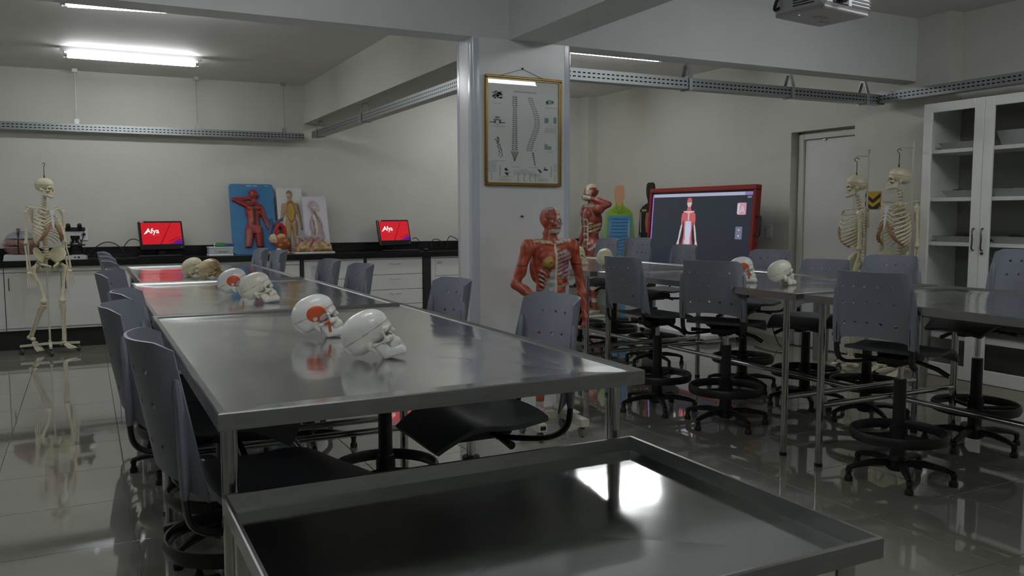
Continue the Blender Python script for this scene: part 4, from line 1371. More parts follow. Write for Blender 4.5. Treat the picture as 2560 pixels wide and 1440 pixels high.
INK1, INK2, INK3, INK4, INK5 = (flat(n, c_) for n, c_ in (('ink_grey', (.20, .22, .22)), ('ink_text', (.46, .48, .49)), ('ink_blue', (.26, .36, .46)), ('ink_tan', (.42, .38, .26)), ('ink_green', (.34, .42, .40))))
pw, ph = PWD - 2 * FW - .01, PHT - 2 * FW - .01
def PX(u, v):   # u, v from the top-left of the sheet, 0..1
    return (-PWD / 2 + FW + .005 + u * pw, PHT - FW - .005 - v * ph)
def ink(shapes, m, y=-.0065):
    mb = MB()
    for s_ in shapes:
        if len(s_) == 4:
            (x0, z0), (x1, z1) = PX(s_[0], s_[1]), PX(s_[2], s_[3])
            mb.box(min(x0, x1), max(x0, x1), y - .0004, y, min(z0, z1), max(z0, z1))
        else:
            n = 6
            (cx, cz) = PX(s_[0], s_[1])
            mb.prism([(cx + s_[2] * pw * math.cos(a), cz + s_[3] * ph * math.sin(a)) for a in [2 * math.pi * k / n + s_[4] for k in range(n)]], y - .0004, y)
    mb.build('printed_figure', m, pp, smooth=0)
rr = random.Random(3)
sh1, sh2, sh3, sh4 = [], [], [], []
for k in range(26):                       # front view of the spine
    v = .16 + k * .0205; w_ = .022 + .018 * (k / 25) + (.010 if k < 5 else 0)
    sh1.append((.375 - w_, v, .375 - w_ * .45, v + .011)); sh1.append((.375 + w_ * .35, v, .375 + w_, v + .012))
    sh2.append((.375 - w_ * .45, v + .001, .375 + w_ * .35, v + .014))
for k in range(6):
    v = .695 + k * .016; w_ = .055 - k * .009
    sh1.append((.375 - w_, v, .375 - w_ + .018, v + .012)); sh1.append((.375 + w_ - .018, v, .375 + w_, v + .012)); sh4.append((.375 - w_ * .6, v, .375 + w_ * .6, v + .015))
for k in range(26):                       # side view
    v = .16 + k * .0205; t = k / 25
    cx = .625 + .055 * math.sin(t * 5.4 - .9)
    sh1.append((cx + .014, v + .004, cx + .044 + .012 * t, v + .012)); sh2.append((cx - .024 - .008 * t, v, cx + .006, v + .014))
for k in range(7): sh1.append((.62 + k * .006, .70 + k * .019, .648 + k * .004, .715 + k * .019))
for k in range(40): sh1.append((.13 + rr.uniform(-.055, .065), .155 + rr.uniform(-.035, .03), .018, .006, rr.random()))
for k in range(30): sh1.append((.13 + rr.uniform(-.03, .03) + .002 * k, .565 + k * .0065, .018 - .0004 * k, .006, rr.random()))
sh1 += [(.03, .415, .10, .425), (.17, .415, .245, .425), (.08, .39, .19, .40), (.10, .365, .17, .375), (.09, .40, .115, .43), (.155, .40, .18, .43), (.132, .43, .14, .45)]
sh2 += [(.13, .375, .022, .02, 0)]
sh3 += [(.80, .35, .055 + .80, .40), (.93, .34, .97, .40), (.90, .63, .845, .665)]
sh4b = [(.87, .19, .05, .025, 0), (.83, .20, .02, .02, 0), (.92, .19, .02, .02, 0), (.80, .61, .845, .665)]
for (u0, u1, v) in ((.36, .68, .105), (.08, .19, .235), (.05, .24, .455), (.05, .24, .79), (.80, .97, .245), (.81, .95, .45), (.84, .94, .685), (.33, .46, .845), (.58, .71, .845), (.45, .57, .87), (.17, .27, .99 * .955), (.72, .82, .955), (.24, .33, .895), (.24, .32, .94)):
    sh2.append((u0, v, u1, v + (.012 if v < .12 else .005)))
for (u0, u1, v, n) in ((.0, .13, .80, 12), (.93, 1.0, .81, 9), (.36, .66, .885, 5), (.60, .75, .915, 4), (.70, .86, .975 - .01, 3), (.16, .33, .97 - .005, 3), (.80, .97, .465, 4)):
    for k in range(n): sh2.append((u0, v + k * .0088, u1 - (.02 if k % 3 == 2 else 0), v + k * .0088 + .0035))
for x in (.42, .505, .585, .665): sh4 += [(x + .004 * math.sin(k), .905 + k * .011, x + .014 + .004 * math.sin(k), .914 + k * .011) for k in range(8)]
for (u, v) in ((.73, .88), (.82, .86), (.26, .87), (.27, .92)):
    for k in range(6): sh1.append((u + rr.uniform(-.02, .02), v + rr.uniform(-.012, .012), .016, .007, rr.random()))
for (u, v) in ((.17, .83), (.90, .83)): sh2 += [(u - .008 + .004 * math.sin(k * 2), v + k * .012, u + .010, v + .010 + k * .012) for k in range(9)]
for (u, v) in ((.05, .91), (.95, .91)): sh1 += [(u, v + k * .012, u + .008, v + .008 + k * .012) for k in range(6)]
ink(sh1, INK1); ink(sh2, INK2, -.0061); ink(sh3, INK3); ink(sh4, INK4, -.0059); ink(sh4b, INK5)
MB().tube([(-.18, -.004, PHT - .004), (.0, -.002, PHT + .052), (.16, -.004, PHT - .004)], .0016, 5).build('hanging_cord', mat('cord_dark', (.10, .10, .10), .6), po)
MB().lathe([(.006, 0), (.007, .006), (.003, .008)], 8, M=Matrix.Translation((0, .004, PHT + .055)) @ rot('X', 90)).build('nail', BLACKM, po)
tag(MB().cyl((2.535, 4.850, 1.335), (2.535, 4.872, 1.335), .006, n=8).build('wall_screw', BLACKM), 'small dark screw in the column below the poster', 'screw')

# ------------------------------------------------------------------ chevron sign, bins, extinguisher corner
ch = empty('chevron_sign', (6.245, 5.255, 1.387), -math.pi / 2, 'yellow and black chevron warning sign on the pilaster', 'sign')
YEL, BLK = mat('sign_yellow', (.50, .30, .01), .45), mat('sign_black', (.006, .006, .007), .45)
MB().box(-.08, .08, 0, .004, 0, .155).build('plate', YEL, ch, smooth=0)
def vee(z): return [(-.08, z + .055), (0, z), (.08, z + .055), (.08, z + .020), (0, z - .035), (-.08, z + .020)]
MB().prism(vee(.085), -.0015, -.0002).build('chevron', BLK, ch, smooth=0)
MB().prism([(-.08, .065), (0, .018), (.08, .065), (.08, .030), (.05, .0), (-.05, .0), (-.08, .030)], -.0015, -.0002).build('chevron', BLK, ch, smooth=0)
def bin_(x, y, r_, h, lean, label):
    t = empty('cylinder_bin', (x, y, 0), 0, label, 'bin')
    t.rotation_euler = (0, math.radians(lean), 0)
    MB().lathe([(r_ * .88, .0), (r_ * .9, .03), (r_, h - .03), (r_, h)], 22).build('shell', mat('dull_steel', (.34, .33, .31), .32, metal=.9), t)
    MB().lathe([(r_ + .004, h - .015), (r_ + .005, h + .012), (r_ * .6, h + .028), (.01, h + .03)], 22).build('lid', BLACKP, t)
bin_(6.03, 5.60, .075, .62, 0, 'tall slim steel bin beside the door')
bin_(5.80, 4.40, .072, .56, 3, 'slim steel bin with black lid in front of the glass-door cabinet')

# ------------------------------------------------------------------ glass-door cabinet
KX0, KX1, KY0, KY1, KZ0, KZ1 = 5.95, 6.395, 3.54, 4.553, .072, 2.205
kb = empty('glass_door_cabinet', (KX0, (KY0 + KY1) / 2, 0), 0, 'tall white cabinet with two glass doors and shelves of metal trays', 'cabinet')
w2, dp = (KY1 - KY0) / 2, KX1 - KX0
MB().box(.03, dp, -w2, -w2 + .018, KZ0, KZ1).box(.03, dp, w2 - .018, w2, KZ0, KZ1).box(.03, dp, -w2 + .018, w2 - .018, KZ1 - .018, KZ1).box(.03, dp, -w2 + .018, w2 - .018, KZ0, KZ0 + .018).build('carcass', WHITEC, kb, smooth=0)
MB().box(dp - .012, dp - .002, -w2 + .018, w2 - .018, KZ0 + .018, KZ1 - .018).build('back_panel', mat('cabinet_back', (.22, .225, .22), .5), kb, smooth=0)
MB().box(.0, dp, -w2, w2, 0, KZ0 - .002).build('plinth', BASEB, kb, smooth=0)
SHZ = [1.842, 1.470, 1.125, .60, .40]
for z in SHZ: MB().box(.035, dp - .014, -w2 + .02, w2 - .02, z - .028, z).build('shelf', WHITEC, kb, smooth=0)
for k, (a, b) in enumerate(((0, w2), (-w2, 0))):
    a, b = a + .002, b - .002
    fw = .075
    mb = MB()
    mb.rbox(0, .022, a, a + fw, KZ0 + .004, KZ1 - .004, .003).rbox(0, .022, b - fw, b, KZ0 + .004, KZ1 - .004, .003)
    mb.rbox(0, .022, a + fw, b - fw, KZ1 - .075, KZ1 - .004, .003).rbox(0, .022, a + fw, b - fw, KZ0 + .004, KZ0 + .105, .003)
    d = mb.build('door', WHITEC, kb)
    MB().box(.010, .014, a + fw, b - fw, KZ0 + .105, KZ1 - .075).build('glass_pane', GLASS, d, smooth=0)
    hy = a + .037 if k == 0 else b - .030
    MB().tube(bez([(0, hy, 1.235), (-.022, hy, 1.22), (-.028, hy - .006, 1.15), (-.022, hy, 1.085), (0, hy, 1.07)], 4), .006, 8).build('handle', mat('handle_bronze', (.12, .11, .10), .3, metal=.9), d)
    if k == 1: MB().lathe([(.010, 0), (.012, .008), (.006, .01)], 10, M=Matrix.Translation((0, hy, 1.05)) @ rot('Y', -90)).build('lock', MATS['handle_bronze'], d)
def steel_tray(y, z, w_, dpt, h, label, x=6.16):
    t = tag(MB().build('x', STEELE) if False else None, None) if False else None
    o = MB()
    i_, e = .006, .03
    o.add([(x - dpt / 2, y - w_ / 2, z + h), (x + dpt / 2, y - w_ / 2, z + h), (x + dpt / 2, y + w_ / 2, z + h), (x - dpt / 2, y + w_ / 2, z + h),
           (x - dpt / 2 + e, y - w_ / 2 + e, z), (x + dpt / 2 - e, y - w_ / 2 + e, z), (x + dpt / 2 - e, y + w_ / 2 - e, z), (x - dpt / 2 + e, y + w_ / 2 - e, z),
           (x - dpt / 2 + .012, y - w_ / 2 + .012, z + h), (x + dpt / 2 - .012, y - w_ / 2 + .012, z + h), (x + dpt / 2 - .012, y + w_ / 2 - .012, z + h), (x - dpt / 2 + .012, y + w_ / 2 - .012, z + h),
           (x - dpt / 2 + e + .008, y - w_ / 2 + e + .008, z + .004), (x + dpt / 2 - e - .008, y - w_ / 2 + e + .008, z + .004), (x + dpt / 2 - e - .008, y + w_ / 2 - e - .008, z + .004), (x - dpt / 2 + e + .008, y + w_ / 2 - e - .008, z + .004)],
          [(4, 7, 6, 5)] + [f for k in range(4) for n in [(k + 1) % 4] for f in ((k, 4 + k, 4 + n, n), (k, n, 8 + n, 8 + k), (8 + k, 8 + n, 12 + n, 12 + k))] + [(12, 13, 14, 15)])
    q = o.build('steel_tray', mat('tray_steel', (.42, .43, .43), .42, metal=.55), smooth=0)
    return tag(q, label, 'tray', 'metal trays in the glass-door cabinet')
steel_tray(4.30, 1.8425, .36, .24, .055, 'shallow steel tray on the top shelf behind the cabinet door without lock')
steel_tray(3.80, 1.8425, .40, .26, .11, 'deep steel tray on the top shelf behind the cabinet door with lock')
steel_tray(4.26, 1.4705, .34, .26, .055, 'steel tray of dark pieces on the second shelf of the glass cabinet, by the skeletons')
steel_tray(3.84, 1.4705, .38, .26, .06, 'steel tray of dark pieces on the second shelf, behind the door with lock')
steel_tray(4.33, 1.1255, .34, .26, .045, 'steel tray on the third shelf of the glass cabinet, by the skeletons')
steel_tray(3.83, 1.1255, .38, .26, .05, 'steel tray on the third shelf behind the door with lock')
DK = mat('dark_specimen', (.035, .028, .024), .5, noise=.3, nscale=40)
def specimen(y, z, s_, label, k):
    mb = MB()
    r2 = random.Random(k)
    for i in range(6): mb.ell((6.14 + r2.uniform(-.05, .05), y + r2.uniform(-.5, .5) * s_, z + .014 + r2.uniform(0, .012)), (.03, s_ * .22, .016), 10, 6)
    tag(mb.build('specimen', DK), label, 'specimen', 'dark specimens in the glass-door cabinet')
specimen(4.26, 1.498, .24, 'dark specimen in the second-shelf tray near the skeletons', 1)
specimen(3.84, 1.500, .28, 'dark specimen in the second-shelf tray behind the locked door', 2)
specimen(4.22, 1.150, .20, 'dark specimen in the third-shelf tray near the skeletons', 3)
specimen(3.83, 1.152, .26, 'dark specimen in the third-shelf tray behind the locked door', 4)
specimen(4.20, .612, .34, 'dark lump on the fourth shelf of the glass cabinet', 5)
tag(MB().lathe([(.02, 0), (.03, .03), (.028, .05), (.012, .065)], 14, o=(6.10, 4.12, 1.8425)).build('metal_cup', CHROME), 'shiny small metal cup on the top shelf of the glass cabinet', 'cup')
tag(MB().rbox(6.05, 6.2, 4.12, 4.3, .4015, .45, .006).build('carton', mat('orange_carton', (.32, .16, .04), .5)), 'small orange-brown carton on the lowest shelf of the glass cabinet', 'carton')

# ------------------------------------------------------------------ red framed interactive display
TVX, TVY0, TVY1, TVZ0, TVZ1 = 6.00, 6.485, 8.27, .62, 1.645
tv = empty('interactive_display', (5.97, (TVY0 + TVY1) / 2, 0), 0, 'large red-framed interactive screen showing a muscle figure, on a white base', 'display')
W2, H2 = (TVY1 - TVY0) / 2, (TVZ1 - TVZ0)
TM = Matrix.Translation((.02, 0, TVZ0)) @ rot('Z', -90) @ rot('X', -4)   # panel frame: x along -Y (image right), y into the wall, z up
TRED = mat('red_frame_paint', (.24, .012, .008), .35)
fm = MB()
for (x0, x1, z0, z1) in ((-W2, W2, H2 - .05, H2), (-W2, W2, 0, .05), (-W2, -W2 + .04, .05, H2 - .05), (W2 - .04, W2, .05, H2 - .05)):
    fm.rbox(x0, x1, -.03, .05, z0, z1, .006)
f_ = fm.build('frame', TRED, tv); f_.matrix_local = TM
pn = MB().box(-W2 + .03, W2 - .03, -.012, .045, .03, H2 - .03).build('panel', SCREENB, tv, smooth=0); pn.matrix_local = TM
def lit(name, c_, s_=1.0): return mat(name, (.01, .01, .01), .25, emit=c_, estr=s_)
NAVY = lit('lit_navy', (.017, .022, .034), .9)
def scr(mb, n, m): return mb.build(n, m, pn, smooth=0)
y0 = -.0125
scr(MB().box(-W2 + .05, W2 - .05, y0 - .001, y0, .06, H2 - .065), 'screen', NAVY)
scr(MB().box(-W2 + .075, W2 - .17, y0 - .002, y0 - .0011, H2 - .105, H2 - .07), 'title_bar', lit('lit_pale_bar', (.36, .37, .50)))
scr(MB().box(W2 - .17, W2 - .055, y0 - .002, y0 - .0011, H2 - .105, H2 - .07), 'title_bar_end', lit('lit_lilac', (.22, .16, .42)))
scr(MB().box(-W2 + .052, -W2 + .075, y0 - .002, y0 - .0011, .06, H2 - .07), 'side_bar', lit('lit_violet_bar', (.16, .11, .38)))
mb = MB()
for k in range(20): mb.box(-W2 + .056, -W2 + .066, y0 - .0028, y0 - .002, .32 + k * .031, .332 + k * .031)
scr(mb, 'side_bar_icons', lit('lit_icon', (.4, .35, .6)))
scr(MB().prism(rrect(.125, .125, .012, 3, W2 - .20, H2 - .245), y0 - .002, y0 - .0011), 'app_tile', lit('lit_pink_tile', (.45, .26, .33)))
scr(MB().box(W2 - .27, W2 - .235, y0 - .0025, y0 - .002, H2 - .30, H2 - .19), 'app_tile_edge', lit('lit_white_tile', (.5, .48, .5)))
txt('A', .10, lit('lit_tile_letter', (.6, .42, .48)), pn, Matrix.Translation((W2 - .225, y0 - .0025, H2 - .285)) @ UP, 'tile_letter')
scr(MB().box(W2 - .275, W2 - .175, y0 - .002, y0 - .0011, H2 - .56, H2 - .43), 'tool_tile', lit('lit_grey_tile', (.14, .15, .22)))
scr(MB().prism(rrect(.018, .018, .008, 3, W2 - .225, H2 - .465), y0 - .003, y0 - .002), 'tool_icon', lit('lit_icon_white', (.5, .5, .55)))
scr(MB().prism(rrect(.020, .02, .009, 3, W2 - .225, H2 - .525), y0 - .003, y0 - .002), 'tool_icon', MATS['lit_icon_white'])
scr(MB().box(W2 - .13, W2 - .07, y0 - .002, y0 - .0011, H2 - .135, H2 - .115), 'window_buttons', lit('lit_grey', (.16, .17, .2)))
# the figure on the screen: flat lit shapes
FC = -.155
LP, LW, LB = lit('lit_muscle_pink', (.46, .10, .11)), lit('lit_tendon', (.52, .44, .44)), lit('lit_fascia', (.46, .50, .66))
def poly(pts, m, dy=.002, n='screen_figure'):
    scr(MB().prism([(FC + x * .92, .905 - (.872 - z) * .80) for x, z in pts], y0 - dy - .0006, y0 - dy), n, m)
def ov(cx, cz, rx, rz, k=12): return [(cx + rx * math.cos(2 * math.pi * i / k), cz + rz * math.sin(2 * math.pi * i / k)) for i in range(k)]
poly([(-.045, .70), (.045, .70), (.10, .675), (.105, .60), (.085, .52), (.075, .40), (.085, .30), (.10, .2), (.085, .06), (.02, .06), (.0, .2), (-.02, .06), (-.085, .06), (-.10, .2), (-.085, .3), (-.075, .4), (-.085, .52), (-.105, .6), (-.10, .675)], LP)
poly([(-.028, .77), (.028, .77), (.04, .69), (-.04, .69)], LP, .0021)
poly(ov(0, .80, .045, .055), LW, .0022)
poly([(-.042, .81), (.042, .81), (.045, .845), (.025, .872), (-.025, .872), (-.045, .845)], LP, .0029)
poly([(-.11, .69), (.11, .69), (.09, .675), (.012, .66), (.012, .56), (-.012, .56), (-.012, .66), (-.09, .675)], LW, .0029)
poly([(-.05, .55), (.05, .55), (.062, .45), (.052, .32), (.02, .20), (-.02, .20), (-.045, .32), (-.055, .45)], LB, .0036)
for s in (-1, 1):
    poly([(s * .09, .68), (s * .125, .65), (s * .135, .58), (s * .13, .5), (s * .105, .5), (s * .095, .58)], LP, .0043)
    poly([(s * .13, .5), (s * .105, .5), (s * .135, .34), (s * .155, .26), (s * .175, .28), (s * .155, .4)], LW, .0043)
    poly([(s * .15, .27), (s * .18, .28), (s * .205, .20), (s * .19, .14), (s * .165, .13), (s * .155, .19)], LW, .0050)
    poly([(s * .035, .28), (s * .06, .3), (s * .05, .14), (s * .025, .12)], LW, .0050)
MB().tube([(W2, 0, .70), (W2 + .055, 0, .70), (W2 + .06, 0, .69), (W2 + .06, 0, .52), (W2 + .055, 0, .51), (W2, 0, .51)], .013, 8).build('grip', BLACKP, f_)
MB().rbox(-.10, .16, -.55, .55, .09, .60, .01).build('base_cabinet', WHITEP, tv)
MB().rbox(-.32, .22, -.60, .60, .05, .10, .01).build('foot_plate', WHITEP, tv)
for s in (-1, 1):
    for q in (-1, 1):
        MB().cyl((-.28 if q < 0 else .18, s * .55 - .012, .026), (-.28 if q < 0 else .18, s * .55 + .012, .026), .026, n=14).build('caster', RUBBER, tv)
mb = MB()
for s in (-1, 1):
    mb.prism([(s * .012 - .0, .50), (s * .03, .50), (s * .028, .40), (s * .034, .31), (s * .05, .295), (s * .02, .295), (s * .014, .40)], -.1025, -.1005, 'x')
mb.build('leg_sticker', mat('print_muscle', (.36, .10, .09), .5), tv, smooth=0)
tag(MB().tube(bez([(6.30, 6.50, .28), (6.26, 6.44, .16), (6.25, 6.35, .03), (6.10, 6.10, .008), (5.98, 6.02, .008), (5.95, 6.18, .008), (6.02, 6.45, .008)], 6), .006, 6).build('power_cord', BLACKP), 'black power cord trailing on the floor beside the display base', 'cable')
# ------------------------------------------------------------------ hanging skeletons (body frame: faces +X, its own left is +Y)
def rib_mesh(i, s):
    z0 = 1.425 - i * .0255
    w_ = [.053, .083, .103, .116, .126, .132, .136, .136, .131, .121, .106, .086][i]
    fx = [.045, .07, .085, .097, .105, .110, .112, .108, .095, .07, .03, -.01][i]
    th = [2.75, 2.7, 2.65, 2.6, 2.55, 2.5, 2.42, 2.3, 2.15, 2.0, 1.75, 1.5][i]
    drop = [.045, .06, .072, .082, .092, .10, .105, .105, .10, .09, .07, .06][i]
    xb = -.055
    pts, xc, a = [], (xb + fx) / 2, (fx - xb) / 2 + .012
    n = 16
    for k in range(n + 1):
        t = th * k / n
        x = xc - a * math.cos(t) - .02 * math.sin(t) ** 2
        pts.append((x, s * (.012 + (w_ - .012) * math.sin(min(t, math.pi)) ** .85 if t > 0 else s * 0 + .012 * 1), z0 - drop * (t / th) ** 1.1))
    pts[0] = (pts[0][0], s * .012, pts[0][2])
    return MB().tube(pts, [.0078 - .0012 * k / n for k in range(n + 1)], 6, flat=(1.25, .75)).mesh('rib', BONE), pts[-1]
RIBS = {(i, s): rib_mesh(i, s) for i in range(12) for s in (-1, 1)}
def cart_mesh(s):
    mb = MB()
    for i in range(10):
        e = Vector(RIBS[(i, s)][1])
        if i < 6: tgt = Vector((.092 + .02 * i / 6, s * .014, 1.392 - i * .026))
        else: tgt = Vector((.112, s * (.018 + .012 * (i - 6)), 1.265 - (i - 6) * .022))
        mid = (e + tgt) / 2 + Vector((.008, 0, -.014 if i > 3 else 0))
        mb.mi = 0 if i < 4 else 1
        mb.tube(bez([e, mid, tgt], 4), .0072 if i < 6 else .0085, 6)
    return mb.mesh('costal_cartilage', [BONE, CARTI])
CART = {s: cart_mesh(s) for s in (-1, 1)}
def spine_pts():
    out = []
    for k in range(24):
        t = k / 23
        z = 1.545 - t * .585
        x = -.035 - .030 * math.sin((t - .12) * 3.6) * (1 if t < .75 else 1) + .04 * max(0, t - .72)
        out.append((x, z))
    return out
def spine_mesh():
    mb = MB(); db = MB()
    for k, (x, z) in enumerate(spine_pts()):
        t = k / 23
        r_ = .012 + .012 * t
        mb.lathe([(r_ * .95, -.0095), (r_ * .82, 0), (r_ * .95, .0095)], 10, o=(x, 0, z))
        mb.tube([(x - r_, 0, z), (x - r_ - .022 - .010 * t, 0, z - .012)], [.006, .004], 5)
        for s in (-1, 1): mb.tube([(x - r_ * .8, s * r_ * .6, z), (x - r_ * 1.2, s * (r_ + .014), z + .002)], [.005, .004], 5)
        db.lathe([(r_ * .9, -.0035), (r_ * .9, .0035)], 10, o=(x, 0, z - .0128))
    return mb.mesh('spine', BONE), db.mesh('spinal_discs', DISC)
SPINE_ME, DISC_ME = spine_mesh()
def pelvis_d(P):
    Q = P.copy(); Q[..., 1] = np.abs(Q[..., 1])
    d = nell(Q, (-.012, .092, .982), (.0135, .078, .080), rmat('Z', -38) @ rmat('Y', -22))
    d = smin(d, ncap(Q, (-.055, .045, .955), (-.02, .095, .90), .018, .022), .02)
    d = smin(d, ncap(Q, (-.01, .095, .895), (.055, .018, .868), .014, .011), .014)
    d = smin(d, ncap(Q, (-.02, .09, .88), (-.035, .065, .825), .016, .012), .014)
    d = smin(d, ncap(Q, (-.035, .065, .825), (.05, .015, .855), .010, .009), .012)
    d = smin(d, ncap(Q, (-.055, .0, .965), (-.095, .0, .895), .034, .012), .02)
    d = smin(d, ncap(Q, (-.055, .0, .965), (-.05, .045, .965), .022, .018), .015)
    d = smax(d, -nsph(Q, (-.005, .118, .885), .022), .006)
    return d
V, Fc = surf(pelvis_d, (-.13, -.18, .79), (.10, .18, 1.085), .0052)
PELV_ME = organic('pelvis', V, Fc, mat('pelvis_bone', (.56, .53, .33), .45, noise=.08, nscale=30))
def scap_mesh(s):
    mb = MB()
    P_ = [(-.085, s * .135, 1.430), (-.115, s * .065, 1.42), (-.120, s * .078, 1.27), (-.108, s * .105, 1.33)]
    Q_ = [(x - .006, y, z) for x, y, z in P_]
    f = [(0, 1, 2, 3), (7, 6, 5, 4), (0, 4, 5, 1), (1, 5, 6, 2), (2, 6, 7, 3), (3, 7, 4, 0)]
    mb.add(P_ + Q_, f if s < 0 else [tuple(reversed(q)) for q in f])
    mb.tube(bez([(-.115, s * .07, 1.405), (-.105, s * .13, 1.44), (-.045, s * .165, 1.445), (-.012, s * .152, 1.442)], 4), [.006] * 12 + [.009], 6)
    mb.ell((-.060, s * .148, 1.415), (.016, .012, .018), 8, 6)
    return mb.mesh('scapula', BONE)
SCAP = {s: scap_mesh(s) for s in (-1, 1)}
CLAV = {s: MB().tube(bez([(.078, s * .016, 1.405), (.075, s * .07, 1.425), (.035, s * .115, 1.430), (-.005, s * .158, 1.436)], 4), [.0085] + [.0062] * 10 + [.0075, .008], 7).mesh('clavicle', BONE) for s in (-1, 1)}
STERN_ME = MB().prism([(-.024, 1.412), (.024, 1.412), (.018, 1.375), (.010, 1.36), (.013, 1.33), (.014, 1.28), (.008, 1.245), (0, 1.215), (-.008, 1.245), (-.014, 1.28), (-.013, 1.33), (-.010, 1.36), (-.018, 1.375)], 0, .010, 'x', M=Matrix(((1, 0, -.12, .255), (0, 1, 0, 0), (0, 0, 1, 0), (0, 0, 0, 1)))).mesh('sternum', STERN)

def skeleton(x, y, ang, dz, label, head_yaw=0, head_pitch=0, bent=False, stand_back=True, legs=True, hook_h=1.86, stand_yaw=0, hook='arm', sr=.30, px_=-.13):
    t = empty('hanging_skeleton', (x, y, 0), math.radians(ang), label, 'skeleton')
    def add(n, me, parent=t):
        o = link(n, me, parent)
        if parent is t: o.location = (0, 0, dz)
        return o
    sp = add('spine', SPINE_ME); link('spinal_discs', DISC_ME, sp)
    for (i, s), (me, e) in RIBS.items(): add('rib', me)
    for s in (-1, 1):
        add('costal_cartilage', CART[s]); add('scapula', SCAP[s]); add('clavicle', CLAV[s])
    add('sternum', STERN_ME); add('pelvis', PELV_ME)
    cm, jm = skull_meshes('model')
    M = Matrix.Translation((-.015, 0, 1.612 + dz)) @ rot('Z', head_yaw) @ rot('Y', -head_pitch) @ Matrix.Scale(.86, 4)
    c_ = link('cranium', cm, t); c_.matrix_local = M; link('teeth', TEETH_U, c_)
    j_ = link('jaw', jm, t); j_.matrix_local = M; link('teeth', TEETH_L, j_)
    for s in (-1, 1):
        el = Vector((-.045, s * .182, 1.085)); wr = Vector((.0, s * .190, .835)); sh = Vector((-.040, s * .172, 1.408))
        add('humerus', MB().tube([sh + Vector((0, -s * .012, 0)), sh + Vector((0, 0, -.02)), sh + Vector((0, s * .004, -.06)), (sh + el) / 2, el + Vector((0, 0, .045)), el + Vector((0, 0, .012)), el], [.020, .024, .014, .0105, .013, .024, .018], 8).mesh('humerus', BONE))
        add('forearm', MB().tube([el + Vector((0, -s * .012, .012)), el + Vector((0, -s * .012, -.03)), (el + wr) / 2 + Vector((-.008, -s * .013, 0)), wr + Vector((0, -s * .012, .01)), wr + Vector((0, -s * .012, 0))], [.014, .0095, .0065, .009, .008], 6)
            .tube([el + Vector((0, s * .012, -.012)), el + Vector((0, s * .012, -.04)), (el + wr) / 2 + Vector((.006, s * .014, 0)), wr + Vector((0, s * .012, .015)), wr + Vector((0, s * .012, 0))], [.010, .0075, .0065, .011, .009], 6).mesh('forearm', BONE))
        hb = MB()
        hb.ell(wr + Vector((.004, 0, -.022)), (.014, .026, .017), 10, 6)
        for k in range(4):
            yy = s * (.020 - k * .0135)
            L_ = [.066, .075, .072, .058][k]
            p0 = wr + Vector((.006, yy * .8, -.034)); p1 = wr + Vector((.010, yy * 1.35, -.095)); p2 = p1 + Vector((.012, yy * .15, -.55 * L_)); p3 = p2 + Vector((.004, 0, -.45 * L_))
            hb.tube([p0, (p0 + p1) / 2, p1, p1 + (p2 - p1) * .5, p2, p3], [.0058, .0042, .0062, .0042, .0052, .003], 6)
        yy = -s * .03
        hb.tube([wr + Vector((.012, yy * .6, -.03)), wr + Vector((.026, yy * 1.3, -.062)), wr + Vector((.032, yy * 1.5, -.095)), wr + Vector((.034, yy * 1.5, -.118))], [.006, .0052, .0055, .0035], 6)
        add('hand', hb.mesh('hand', BONE))
        hp = Vector((-.005, s * .112, .885)); kn = Vector((.0, s * .108, .505)); an = Vector((-.012, s * .108, .13))
        foot_dir = Vector((1, s * .12, -.12))
        if bent and s < 0:
            kn = Vector((.035, s * .085, .515)); an = Vector((-.16, s * .12, .185)); foot_dir = Vector((.75, s * -.2, -.62))
        add('femur', MB().tube([hp, hp + Vector((0, s * .018, -.010)), hp + Vector((0, s * .038, -.026)), hp + Vector((0, s * .036, -.075)), (hp + kn) / 2 + Vector((.012, s * .014, 0)), kn + Vector((0, 0, .06)), kn + Vector((0, 0, .022)), kn + Vector((-.004, 0, .004))], [.021, .015, .024, .018, .0135, .017, .033, .027], 9).mesh('femur', BONE))
        k2 = kn + Vector((0, 0, -.012))
        dn = (an - k2).normalized()
        add('shin', MB().tube([k2, k2 + dn * .025, k2 + dn * .07, (k2 + an) / 2, an - dn * .03, an], [.030, .031, .017, .0125, .0135, .019], 9)
            .tube([k2 + Vector((-.01, s * .034, 0)) + dn * .03, (k2 + an) / 2 + Vector((-.012, s * .026, 0)), an + Vector((-.006, s * .022, -.004))], [.009, .006, .010], 6).mesh('shin', BONE))
        fd = foot_dir.normalized()
        sd = Vector((0, 0, 1)).cross(fd).normalized() if abs(fd.z) < .9 else Vector((0, 1, 0))
        up = fd.cross(sd)
        a0 = an + Vector((0, 0, -.022))
        fb = MB()
        fb.ell(a0 - fd * .035 + up * -.018, (.032, .02, .022), 10, 7)
        fb.ell(a0 + fd * .012 + up * .0, (.036, .024, .02), 10, 7)
        fb.ell(a0 + fd * .05 - up * .012, (.026, .028, .014), 10, 7)
        for k in range(5):
            o_ = (k - 2) * .0125
            p0 = a0 + fd * .055 + sd * o_ - up * .014; p1 = a0 + fd * .118 + sd * o_ * 1.4 - up * .026; p2 = p1 + fd * (.036 if (k - 2) * s < 1.5 else .042) - up * .004
            fb.tube([p0, (p0 + p1) / 2, p1, p2], [.0075, .0055, .008, .0045], 6)
        add('foot', fb.mesh('foot', BONE))
    # hook on the skull and the stand
    hk = MB()
    top = 1.715 + dz
    hk.tube([(-.015, 0, top - .01), (-.015, 0, top + .05), (-.015, 0, top + .115)], [.003, .003, .003], 6)
    hk.tube(bez([(-.015, 0, top + .115), (.008, 0, top + .135), (-.012, 0, top + .15), (-.035, 0, top + .138)], 4), .003, 6)
    hk.tube([(-.015, 0, top), (-.015, 0, top + .03)], [.007, .005], 6)
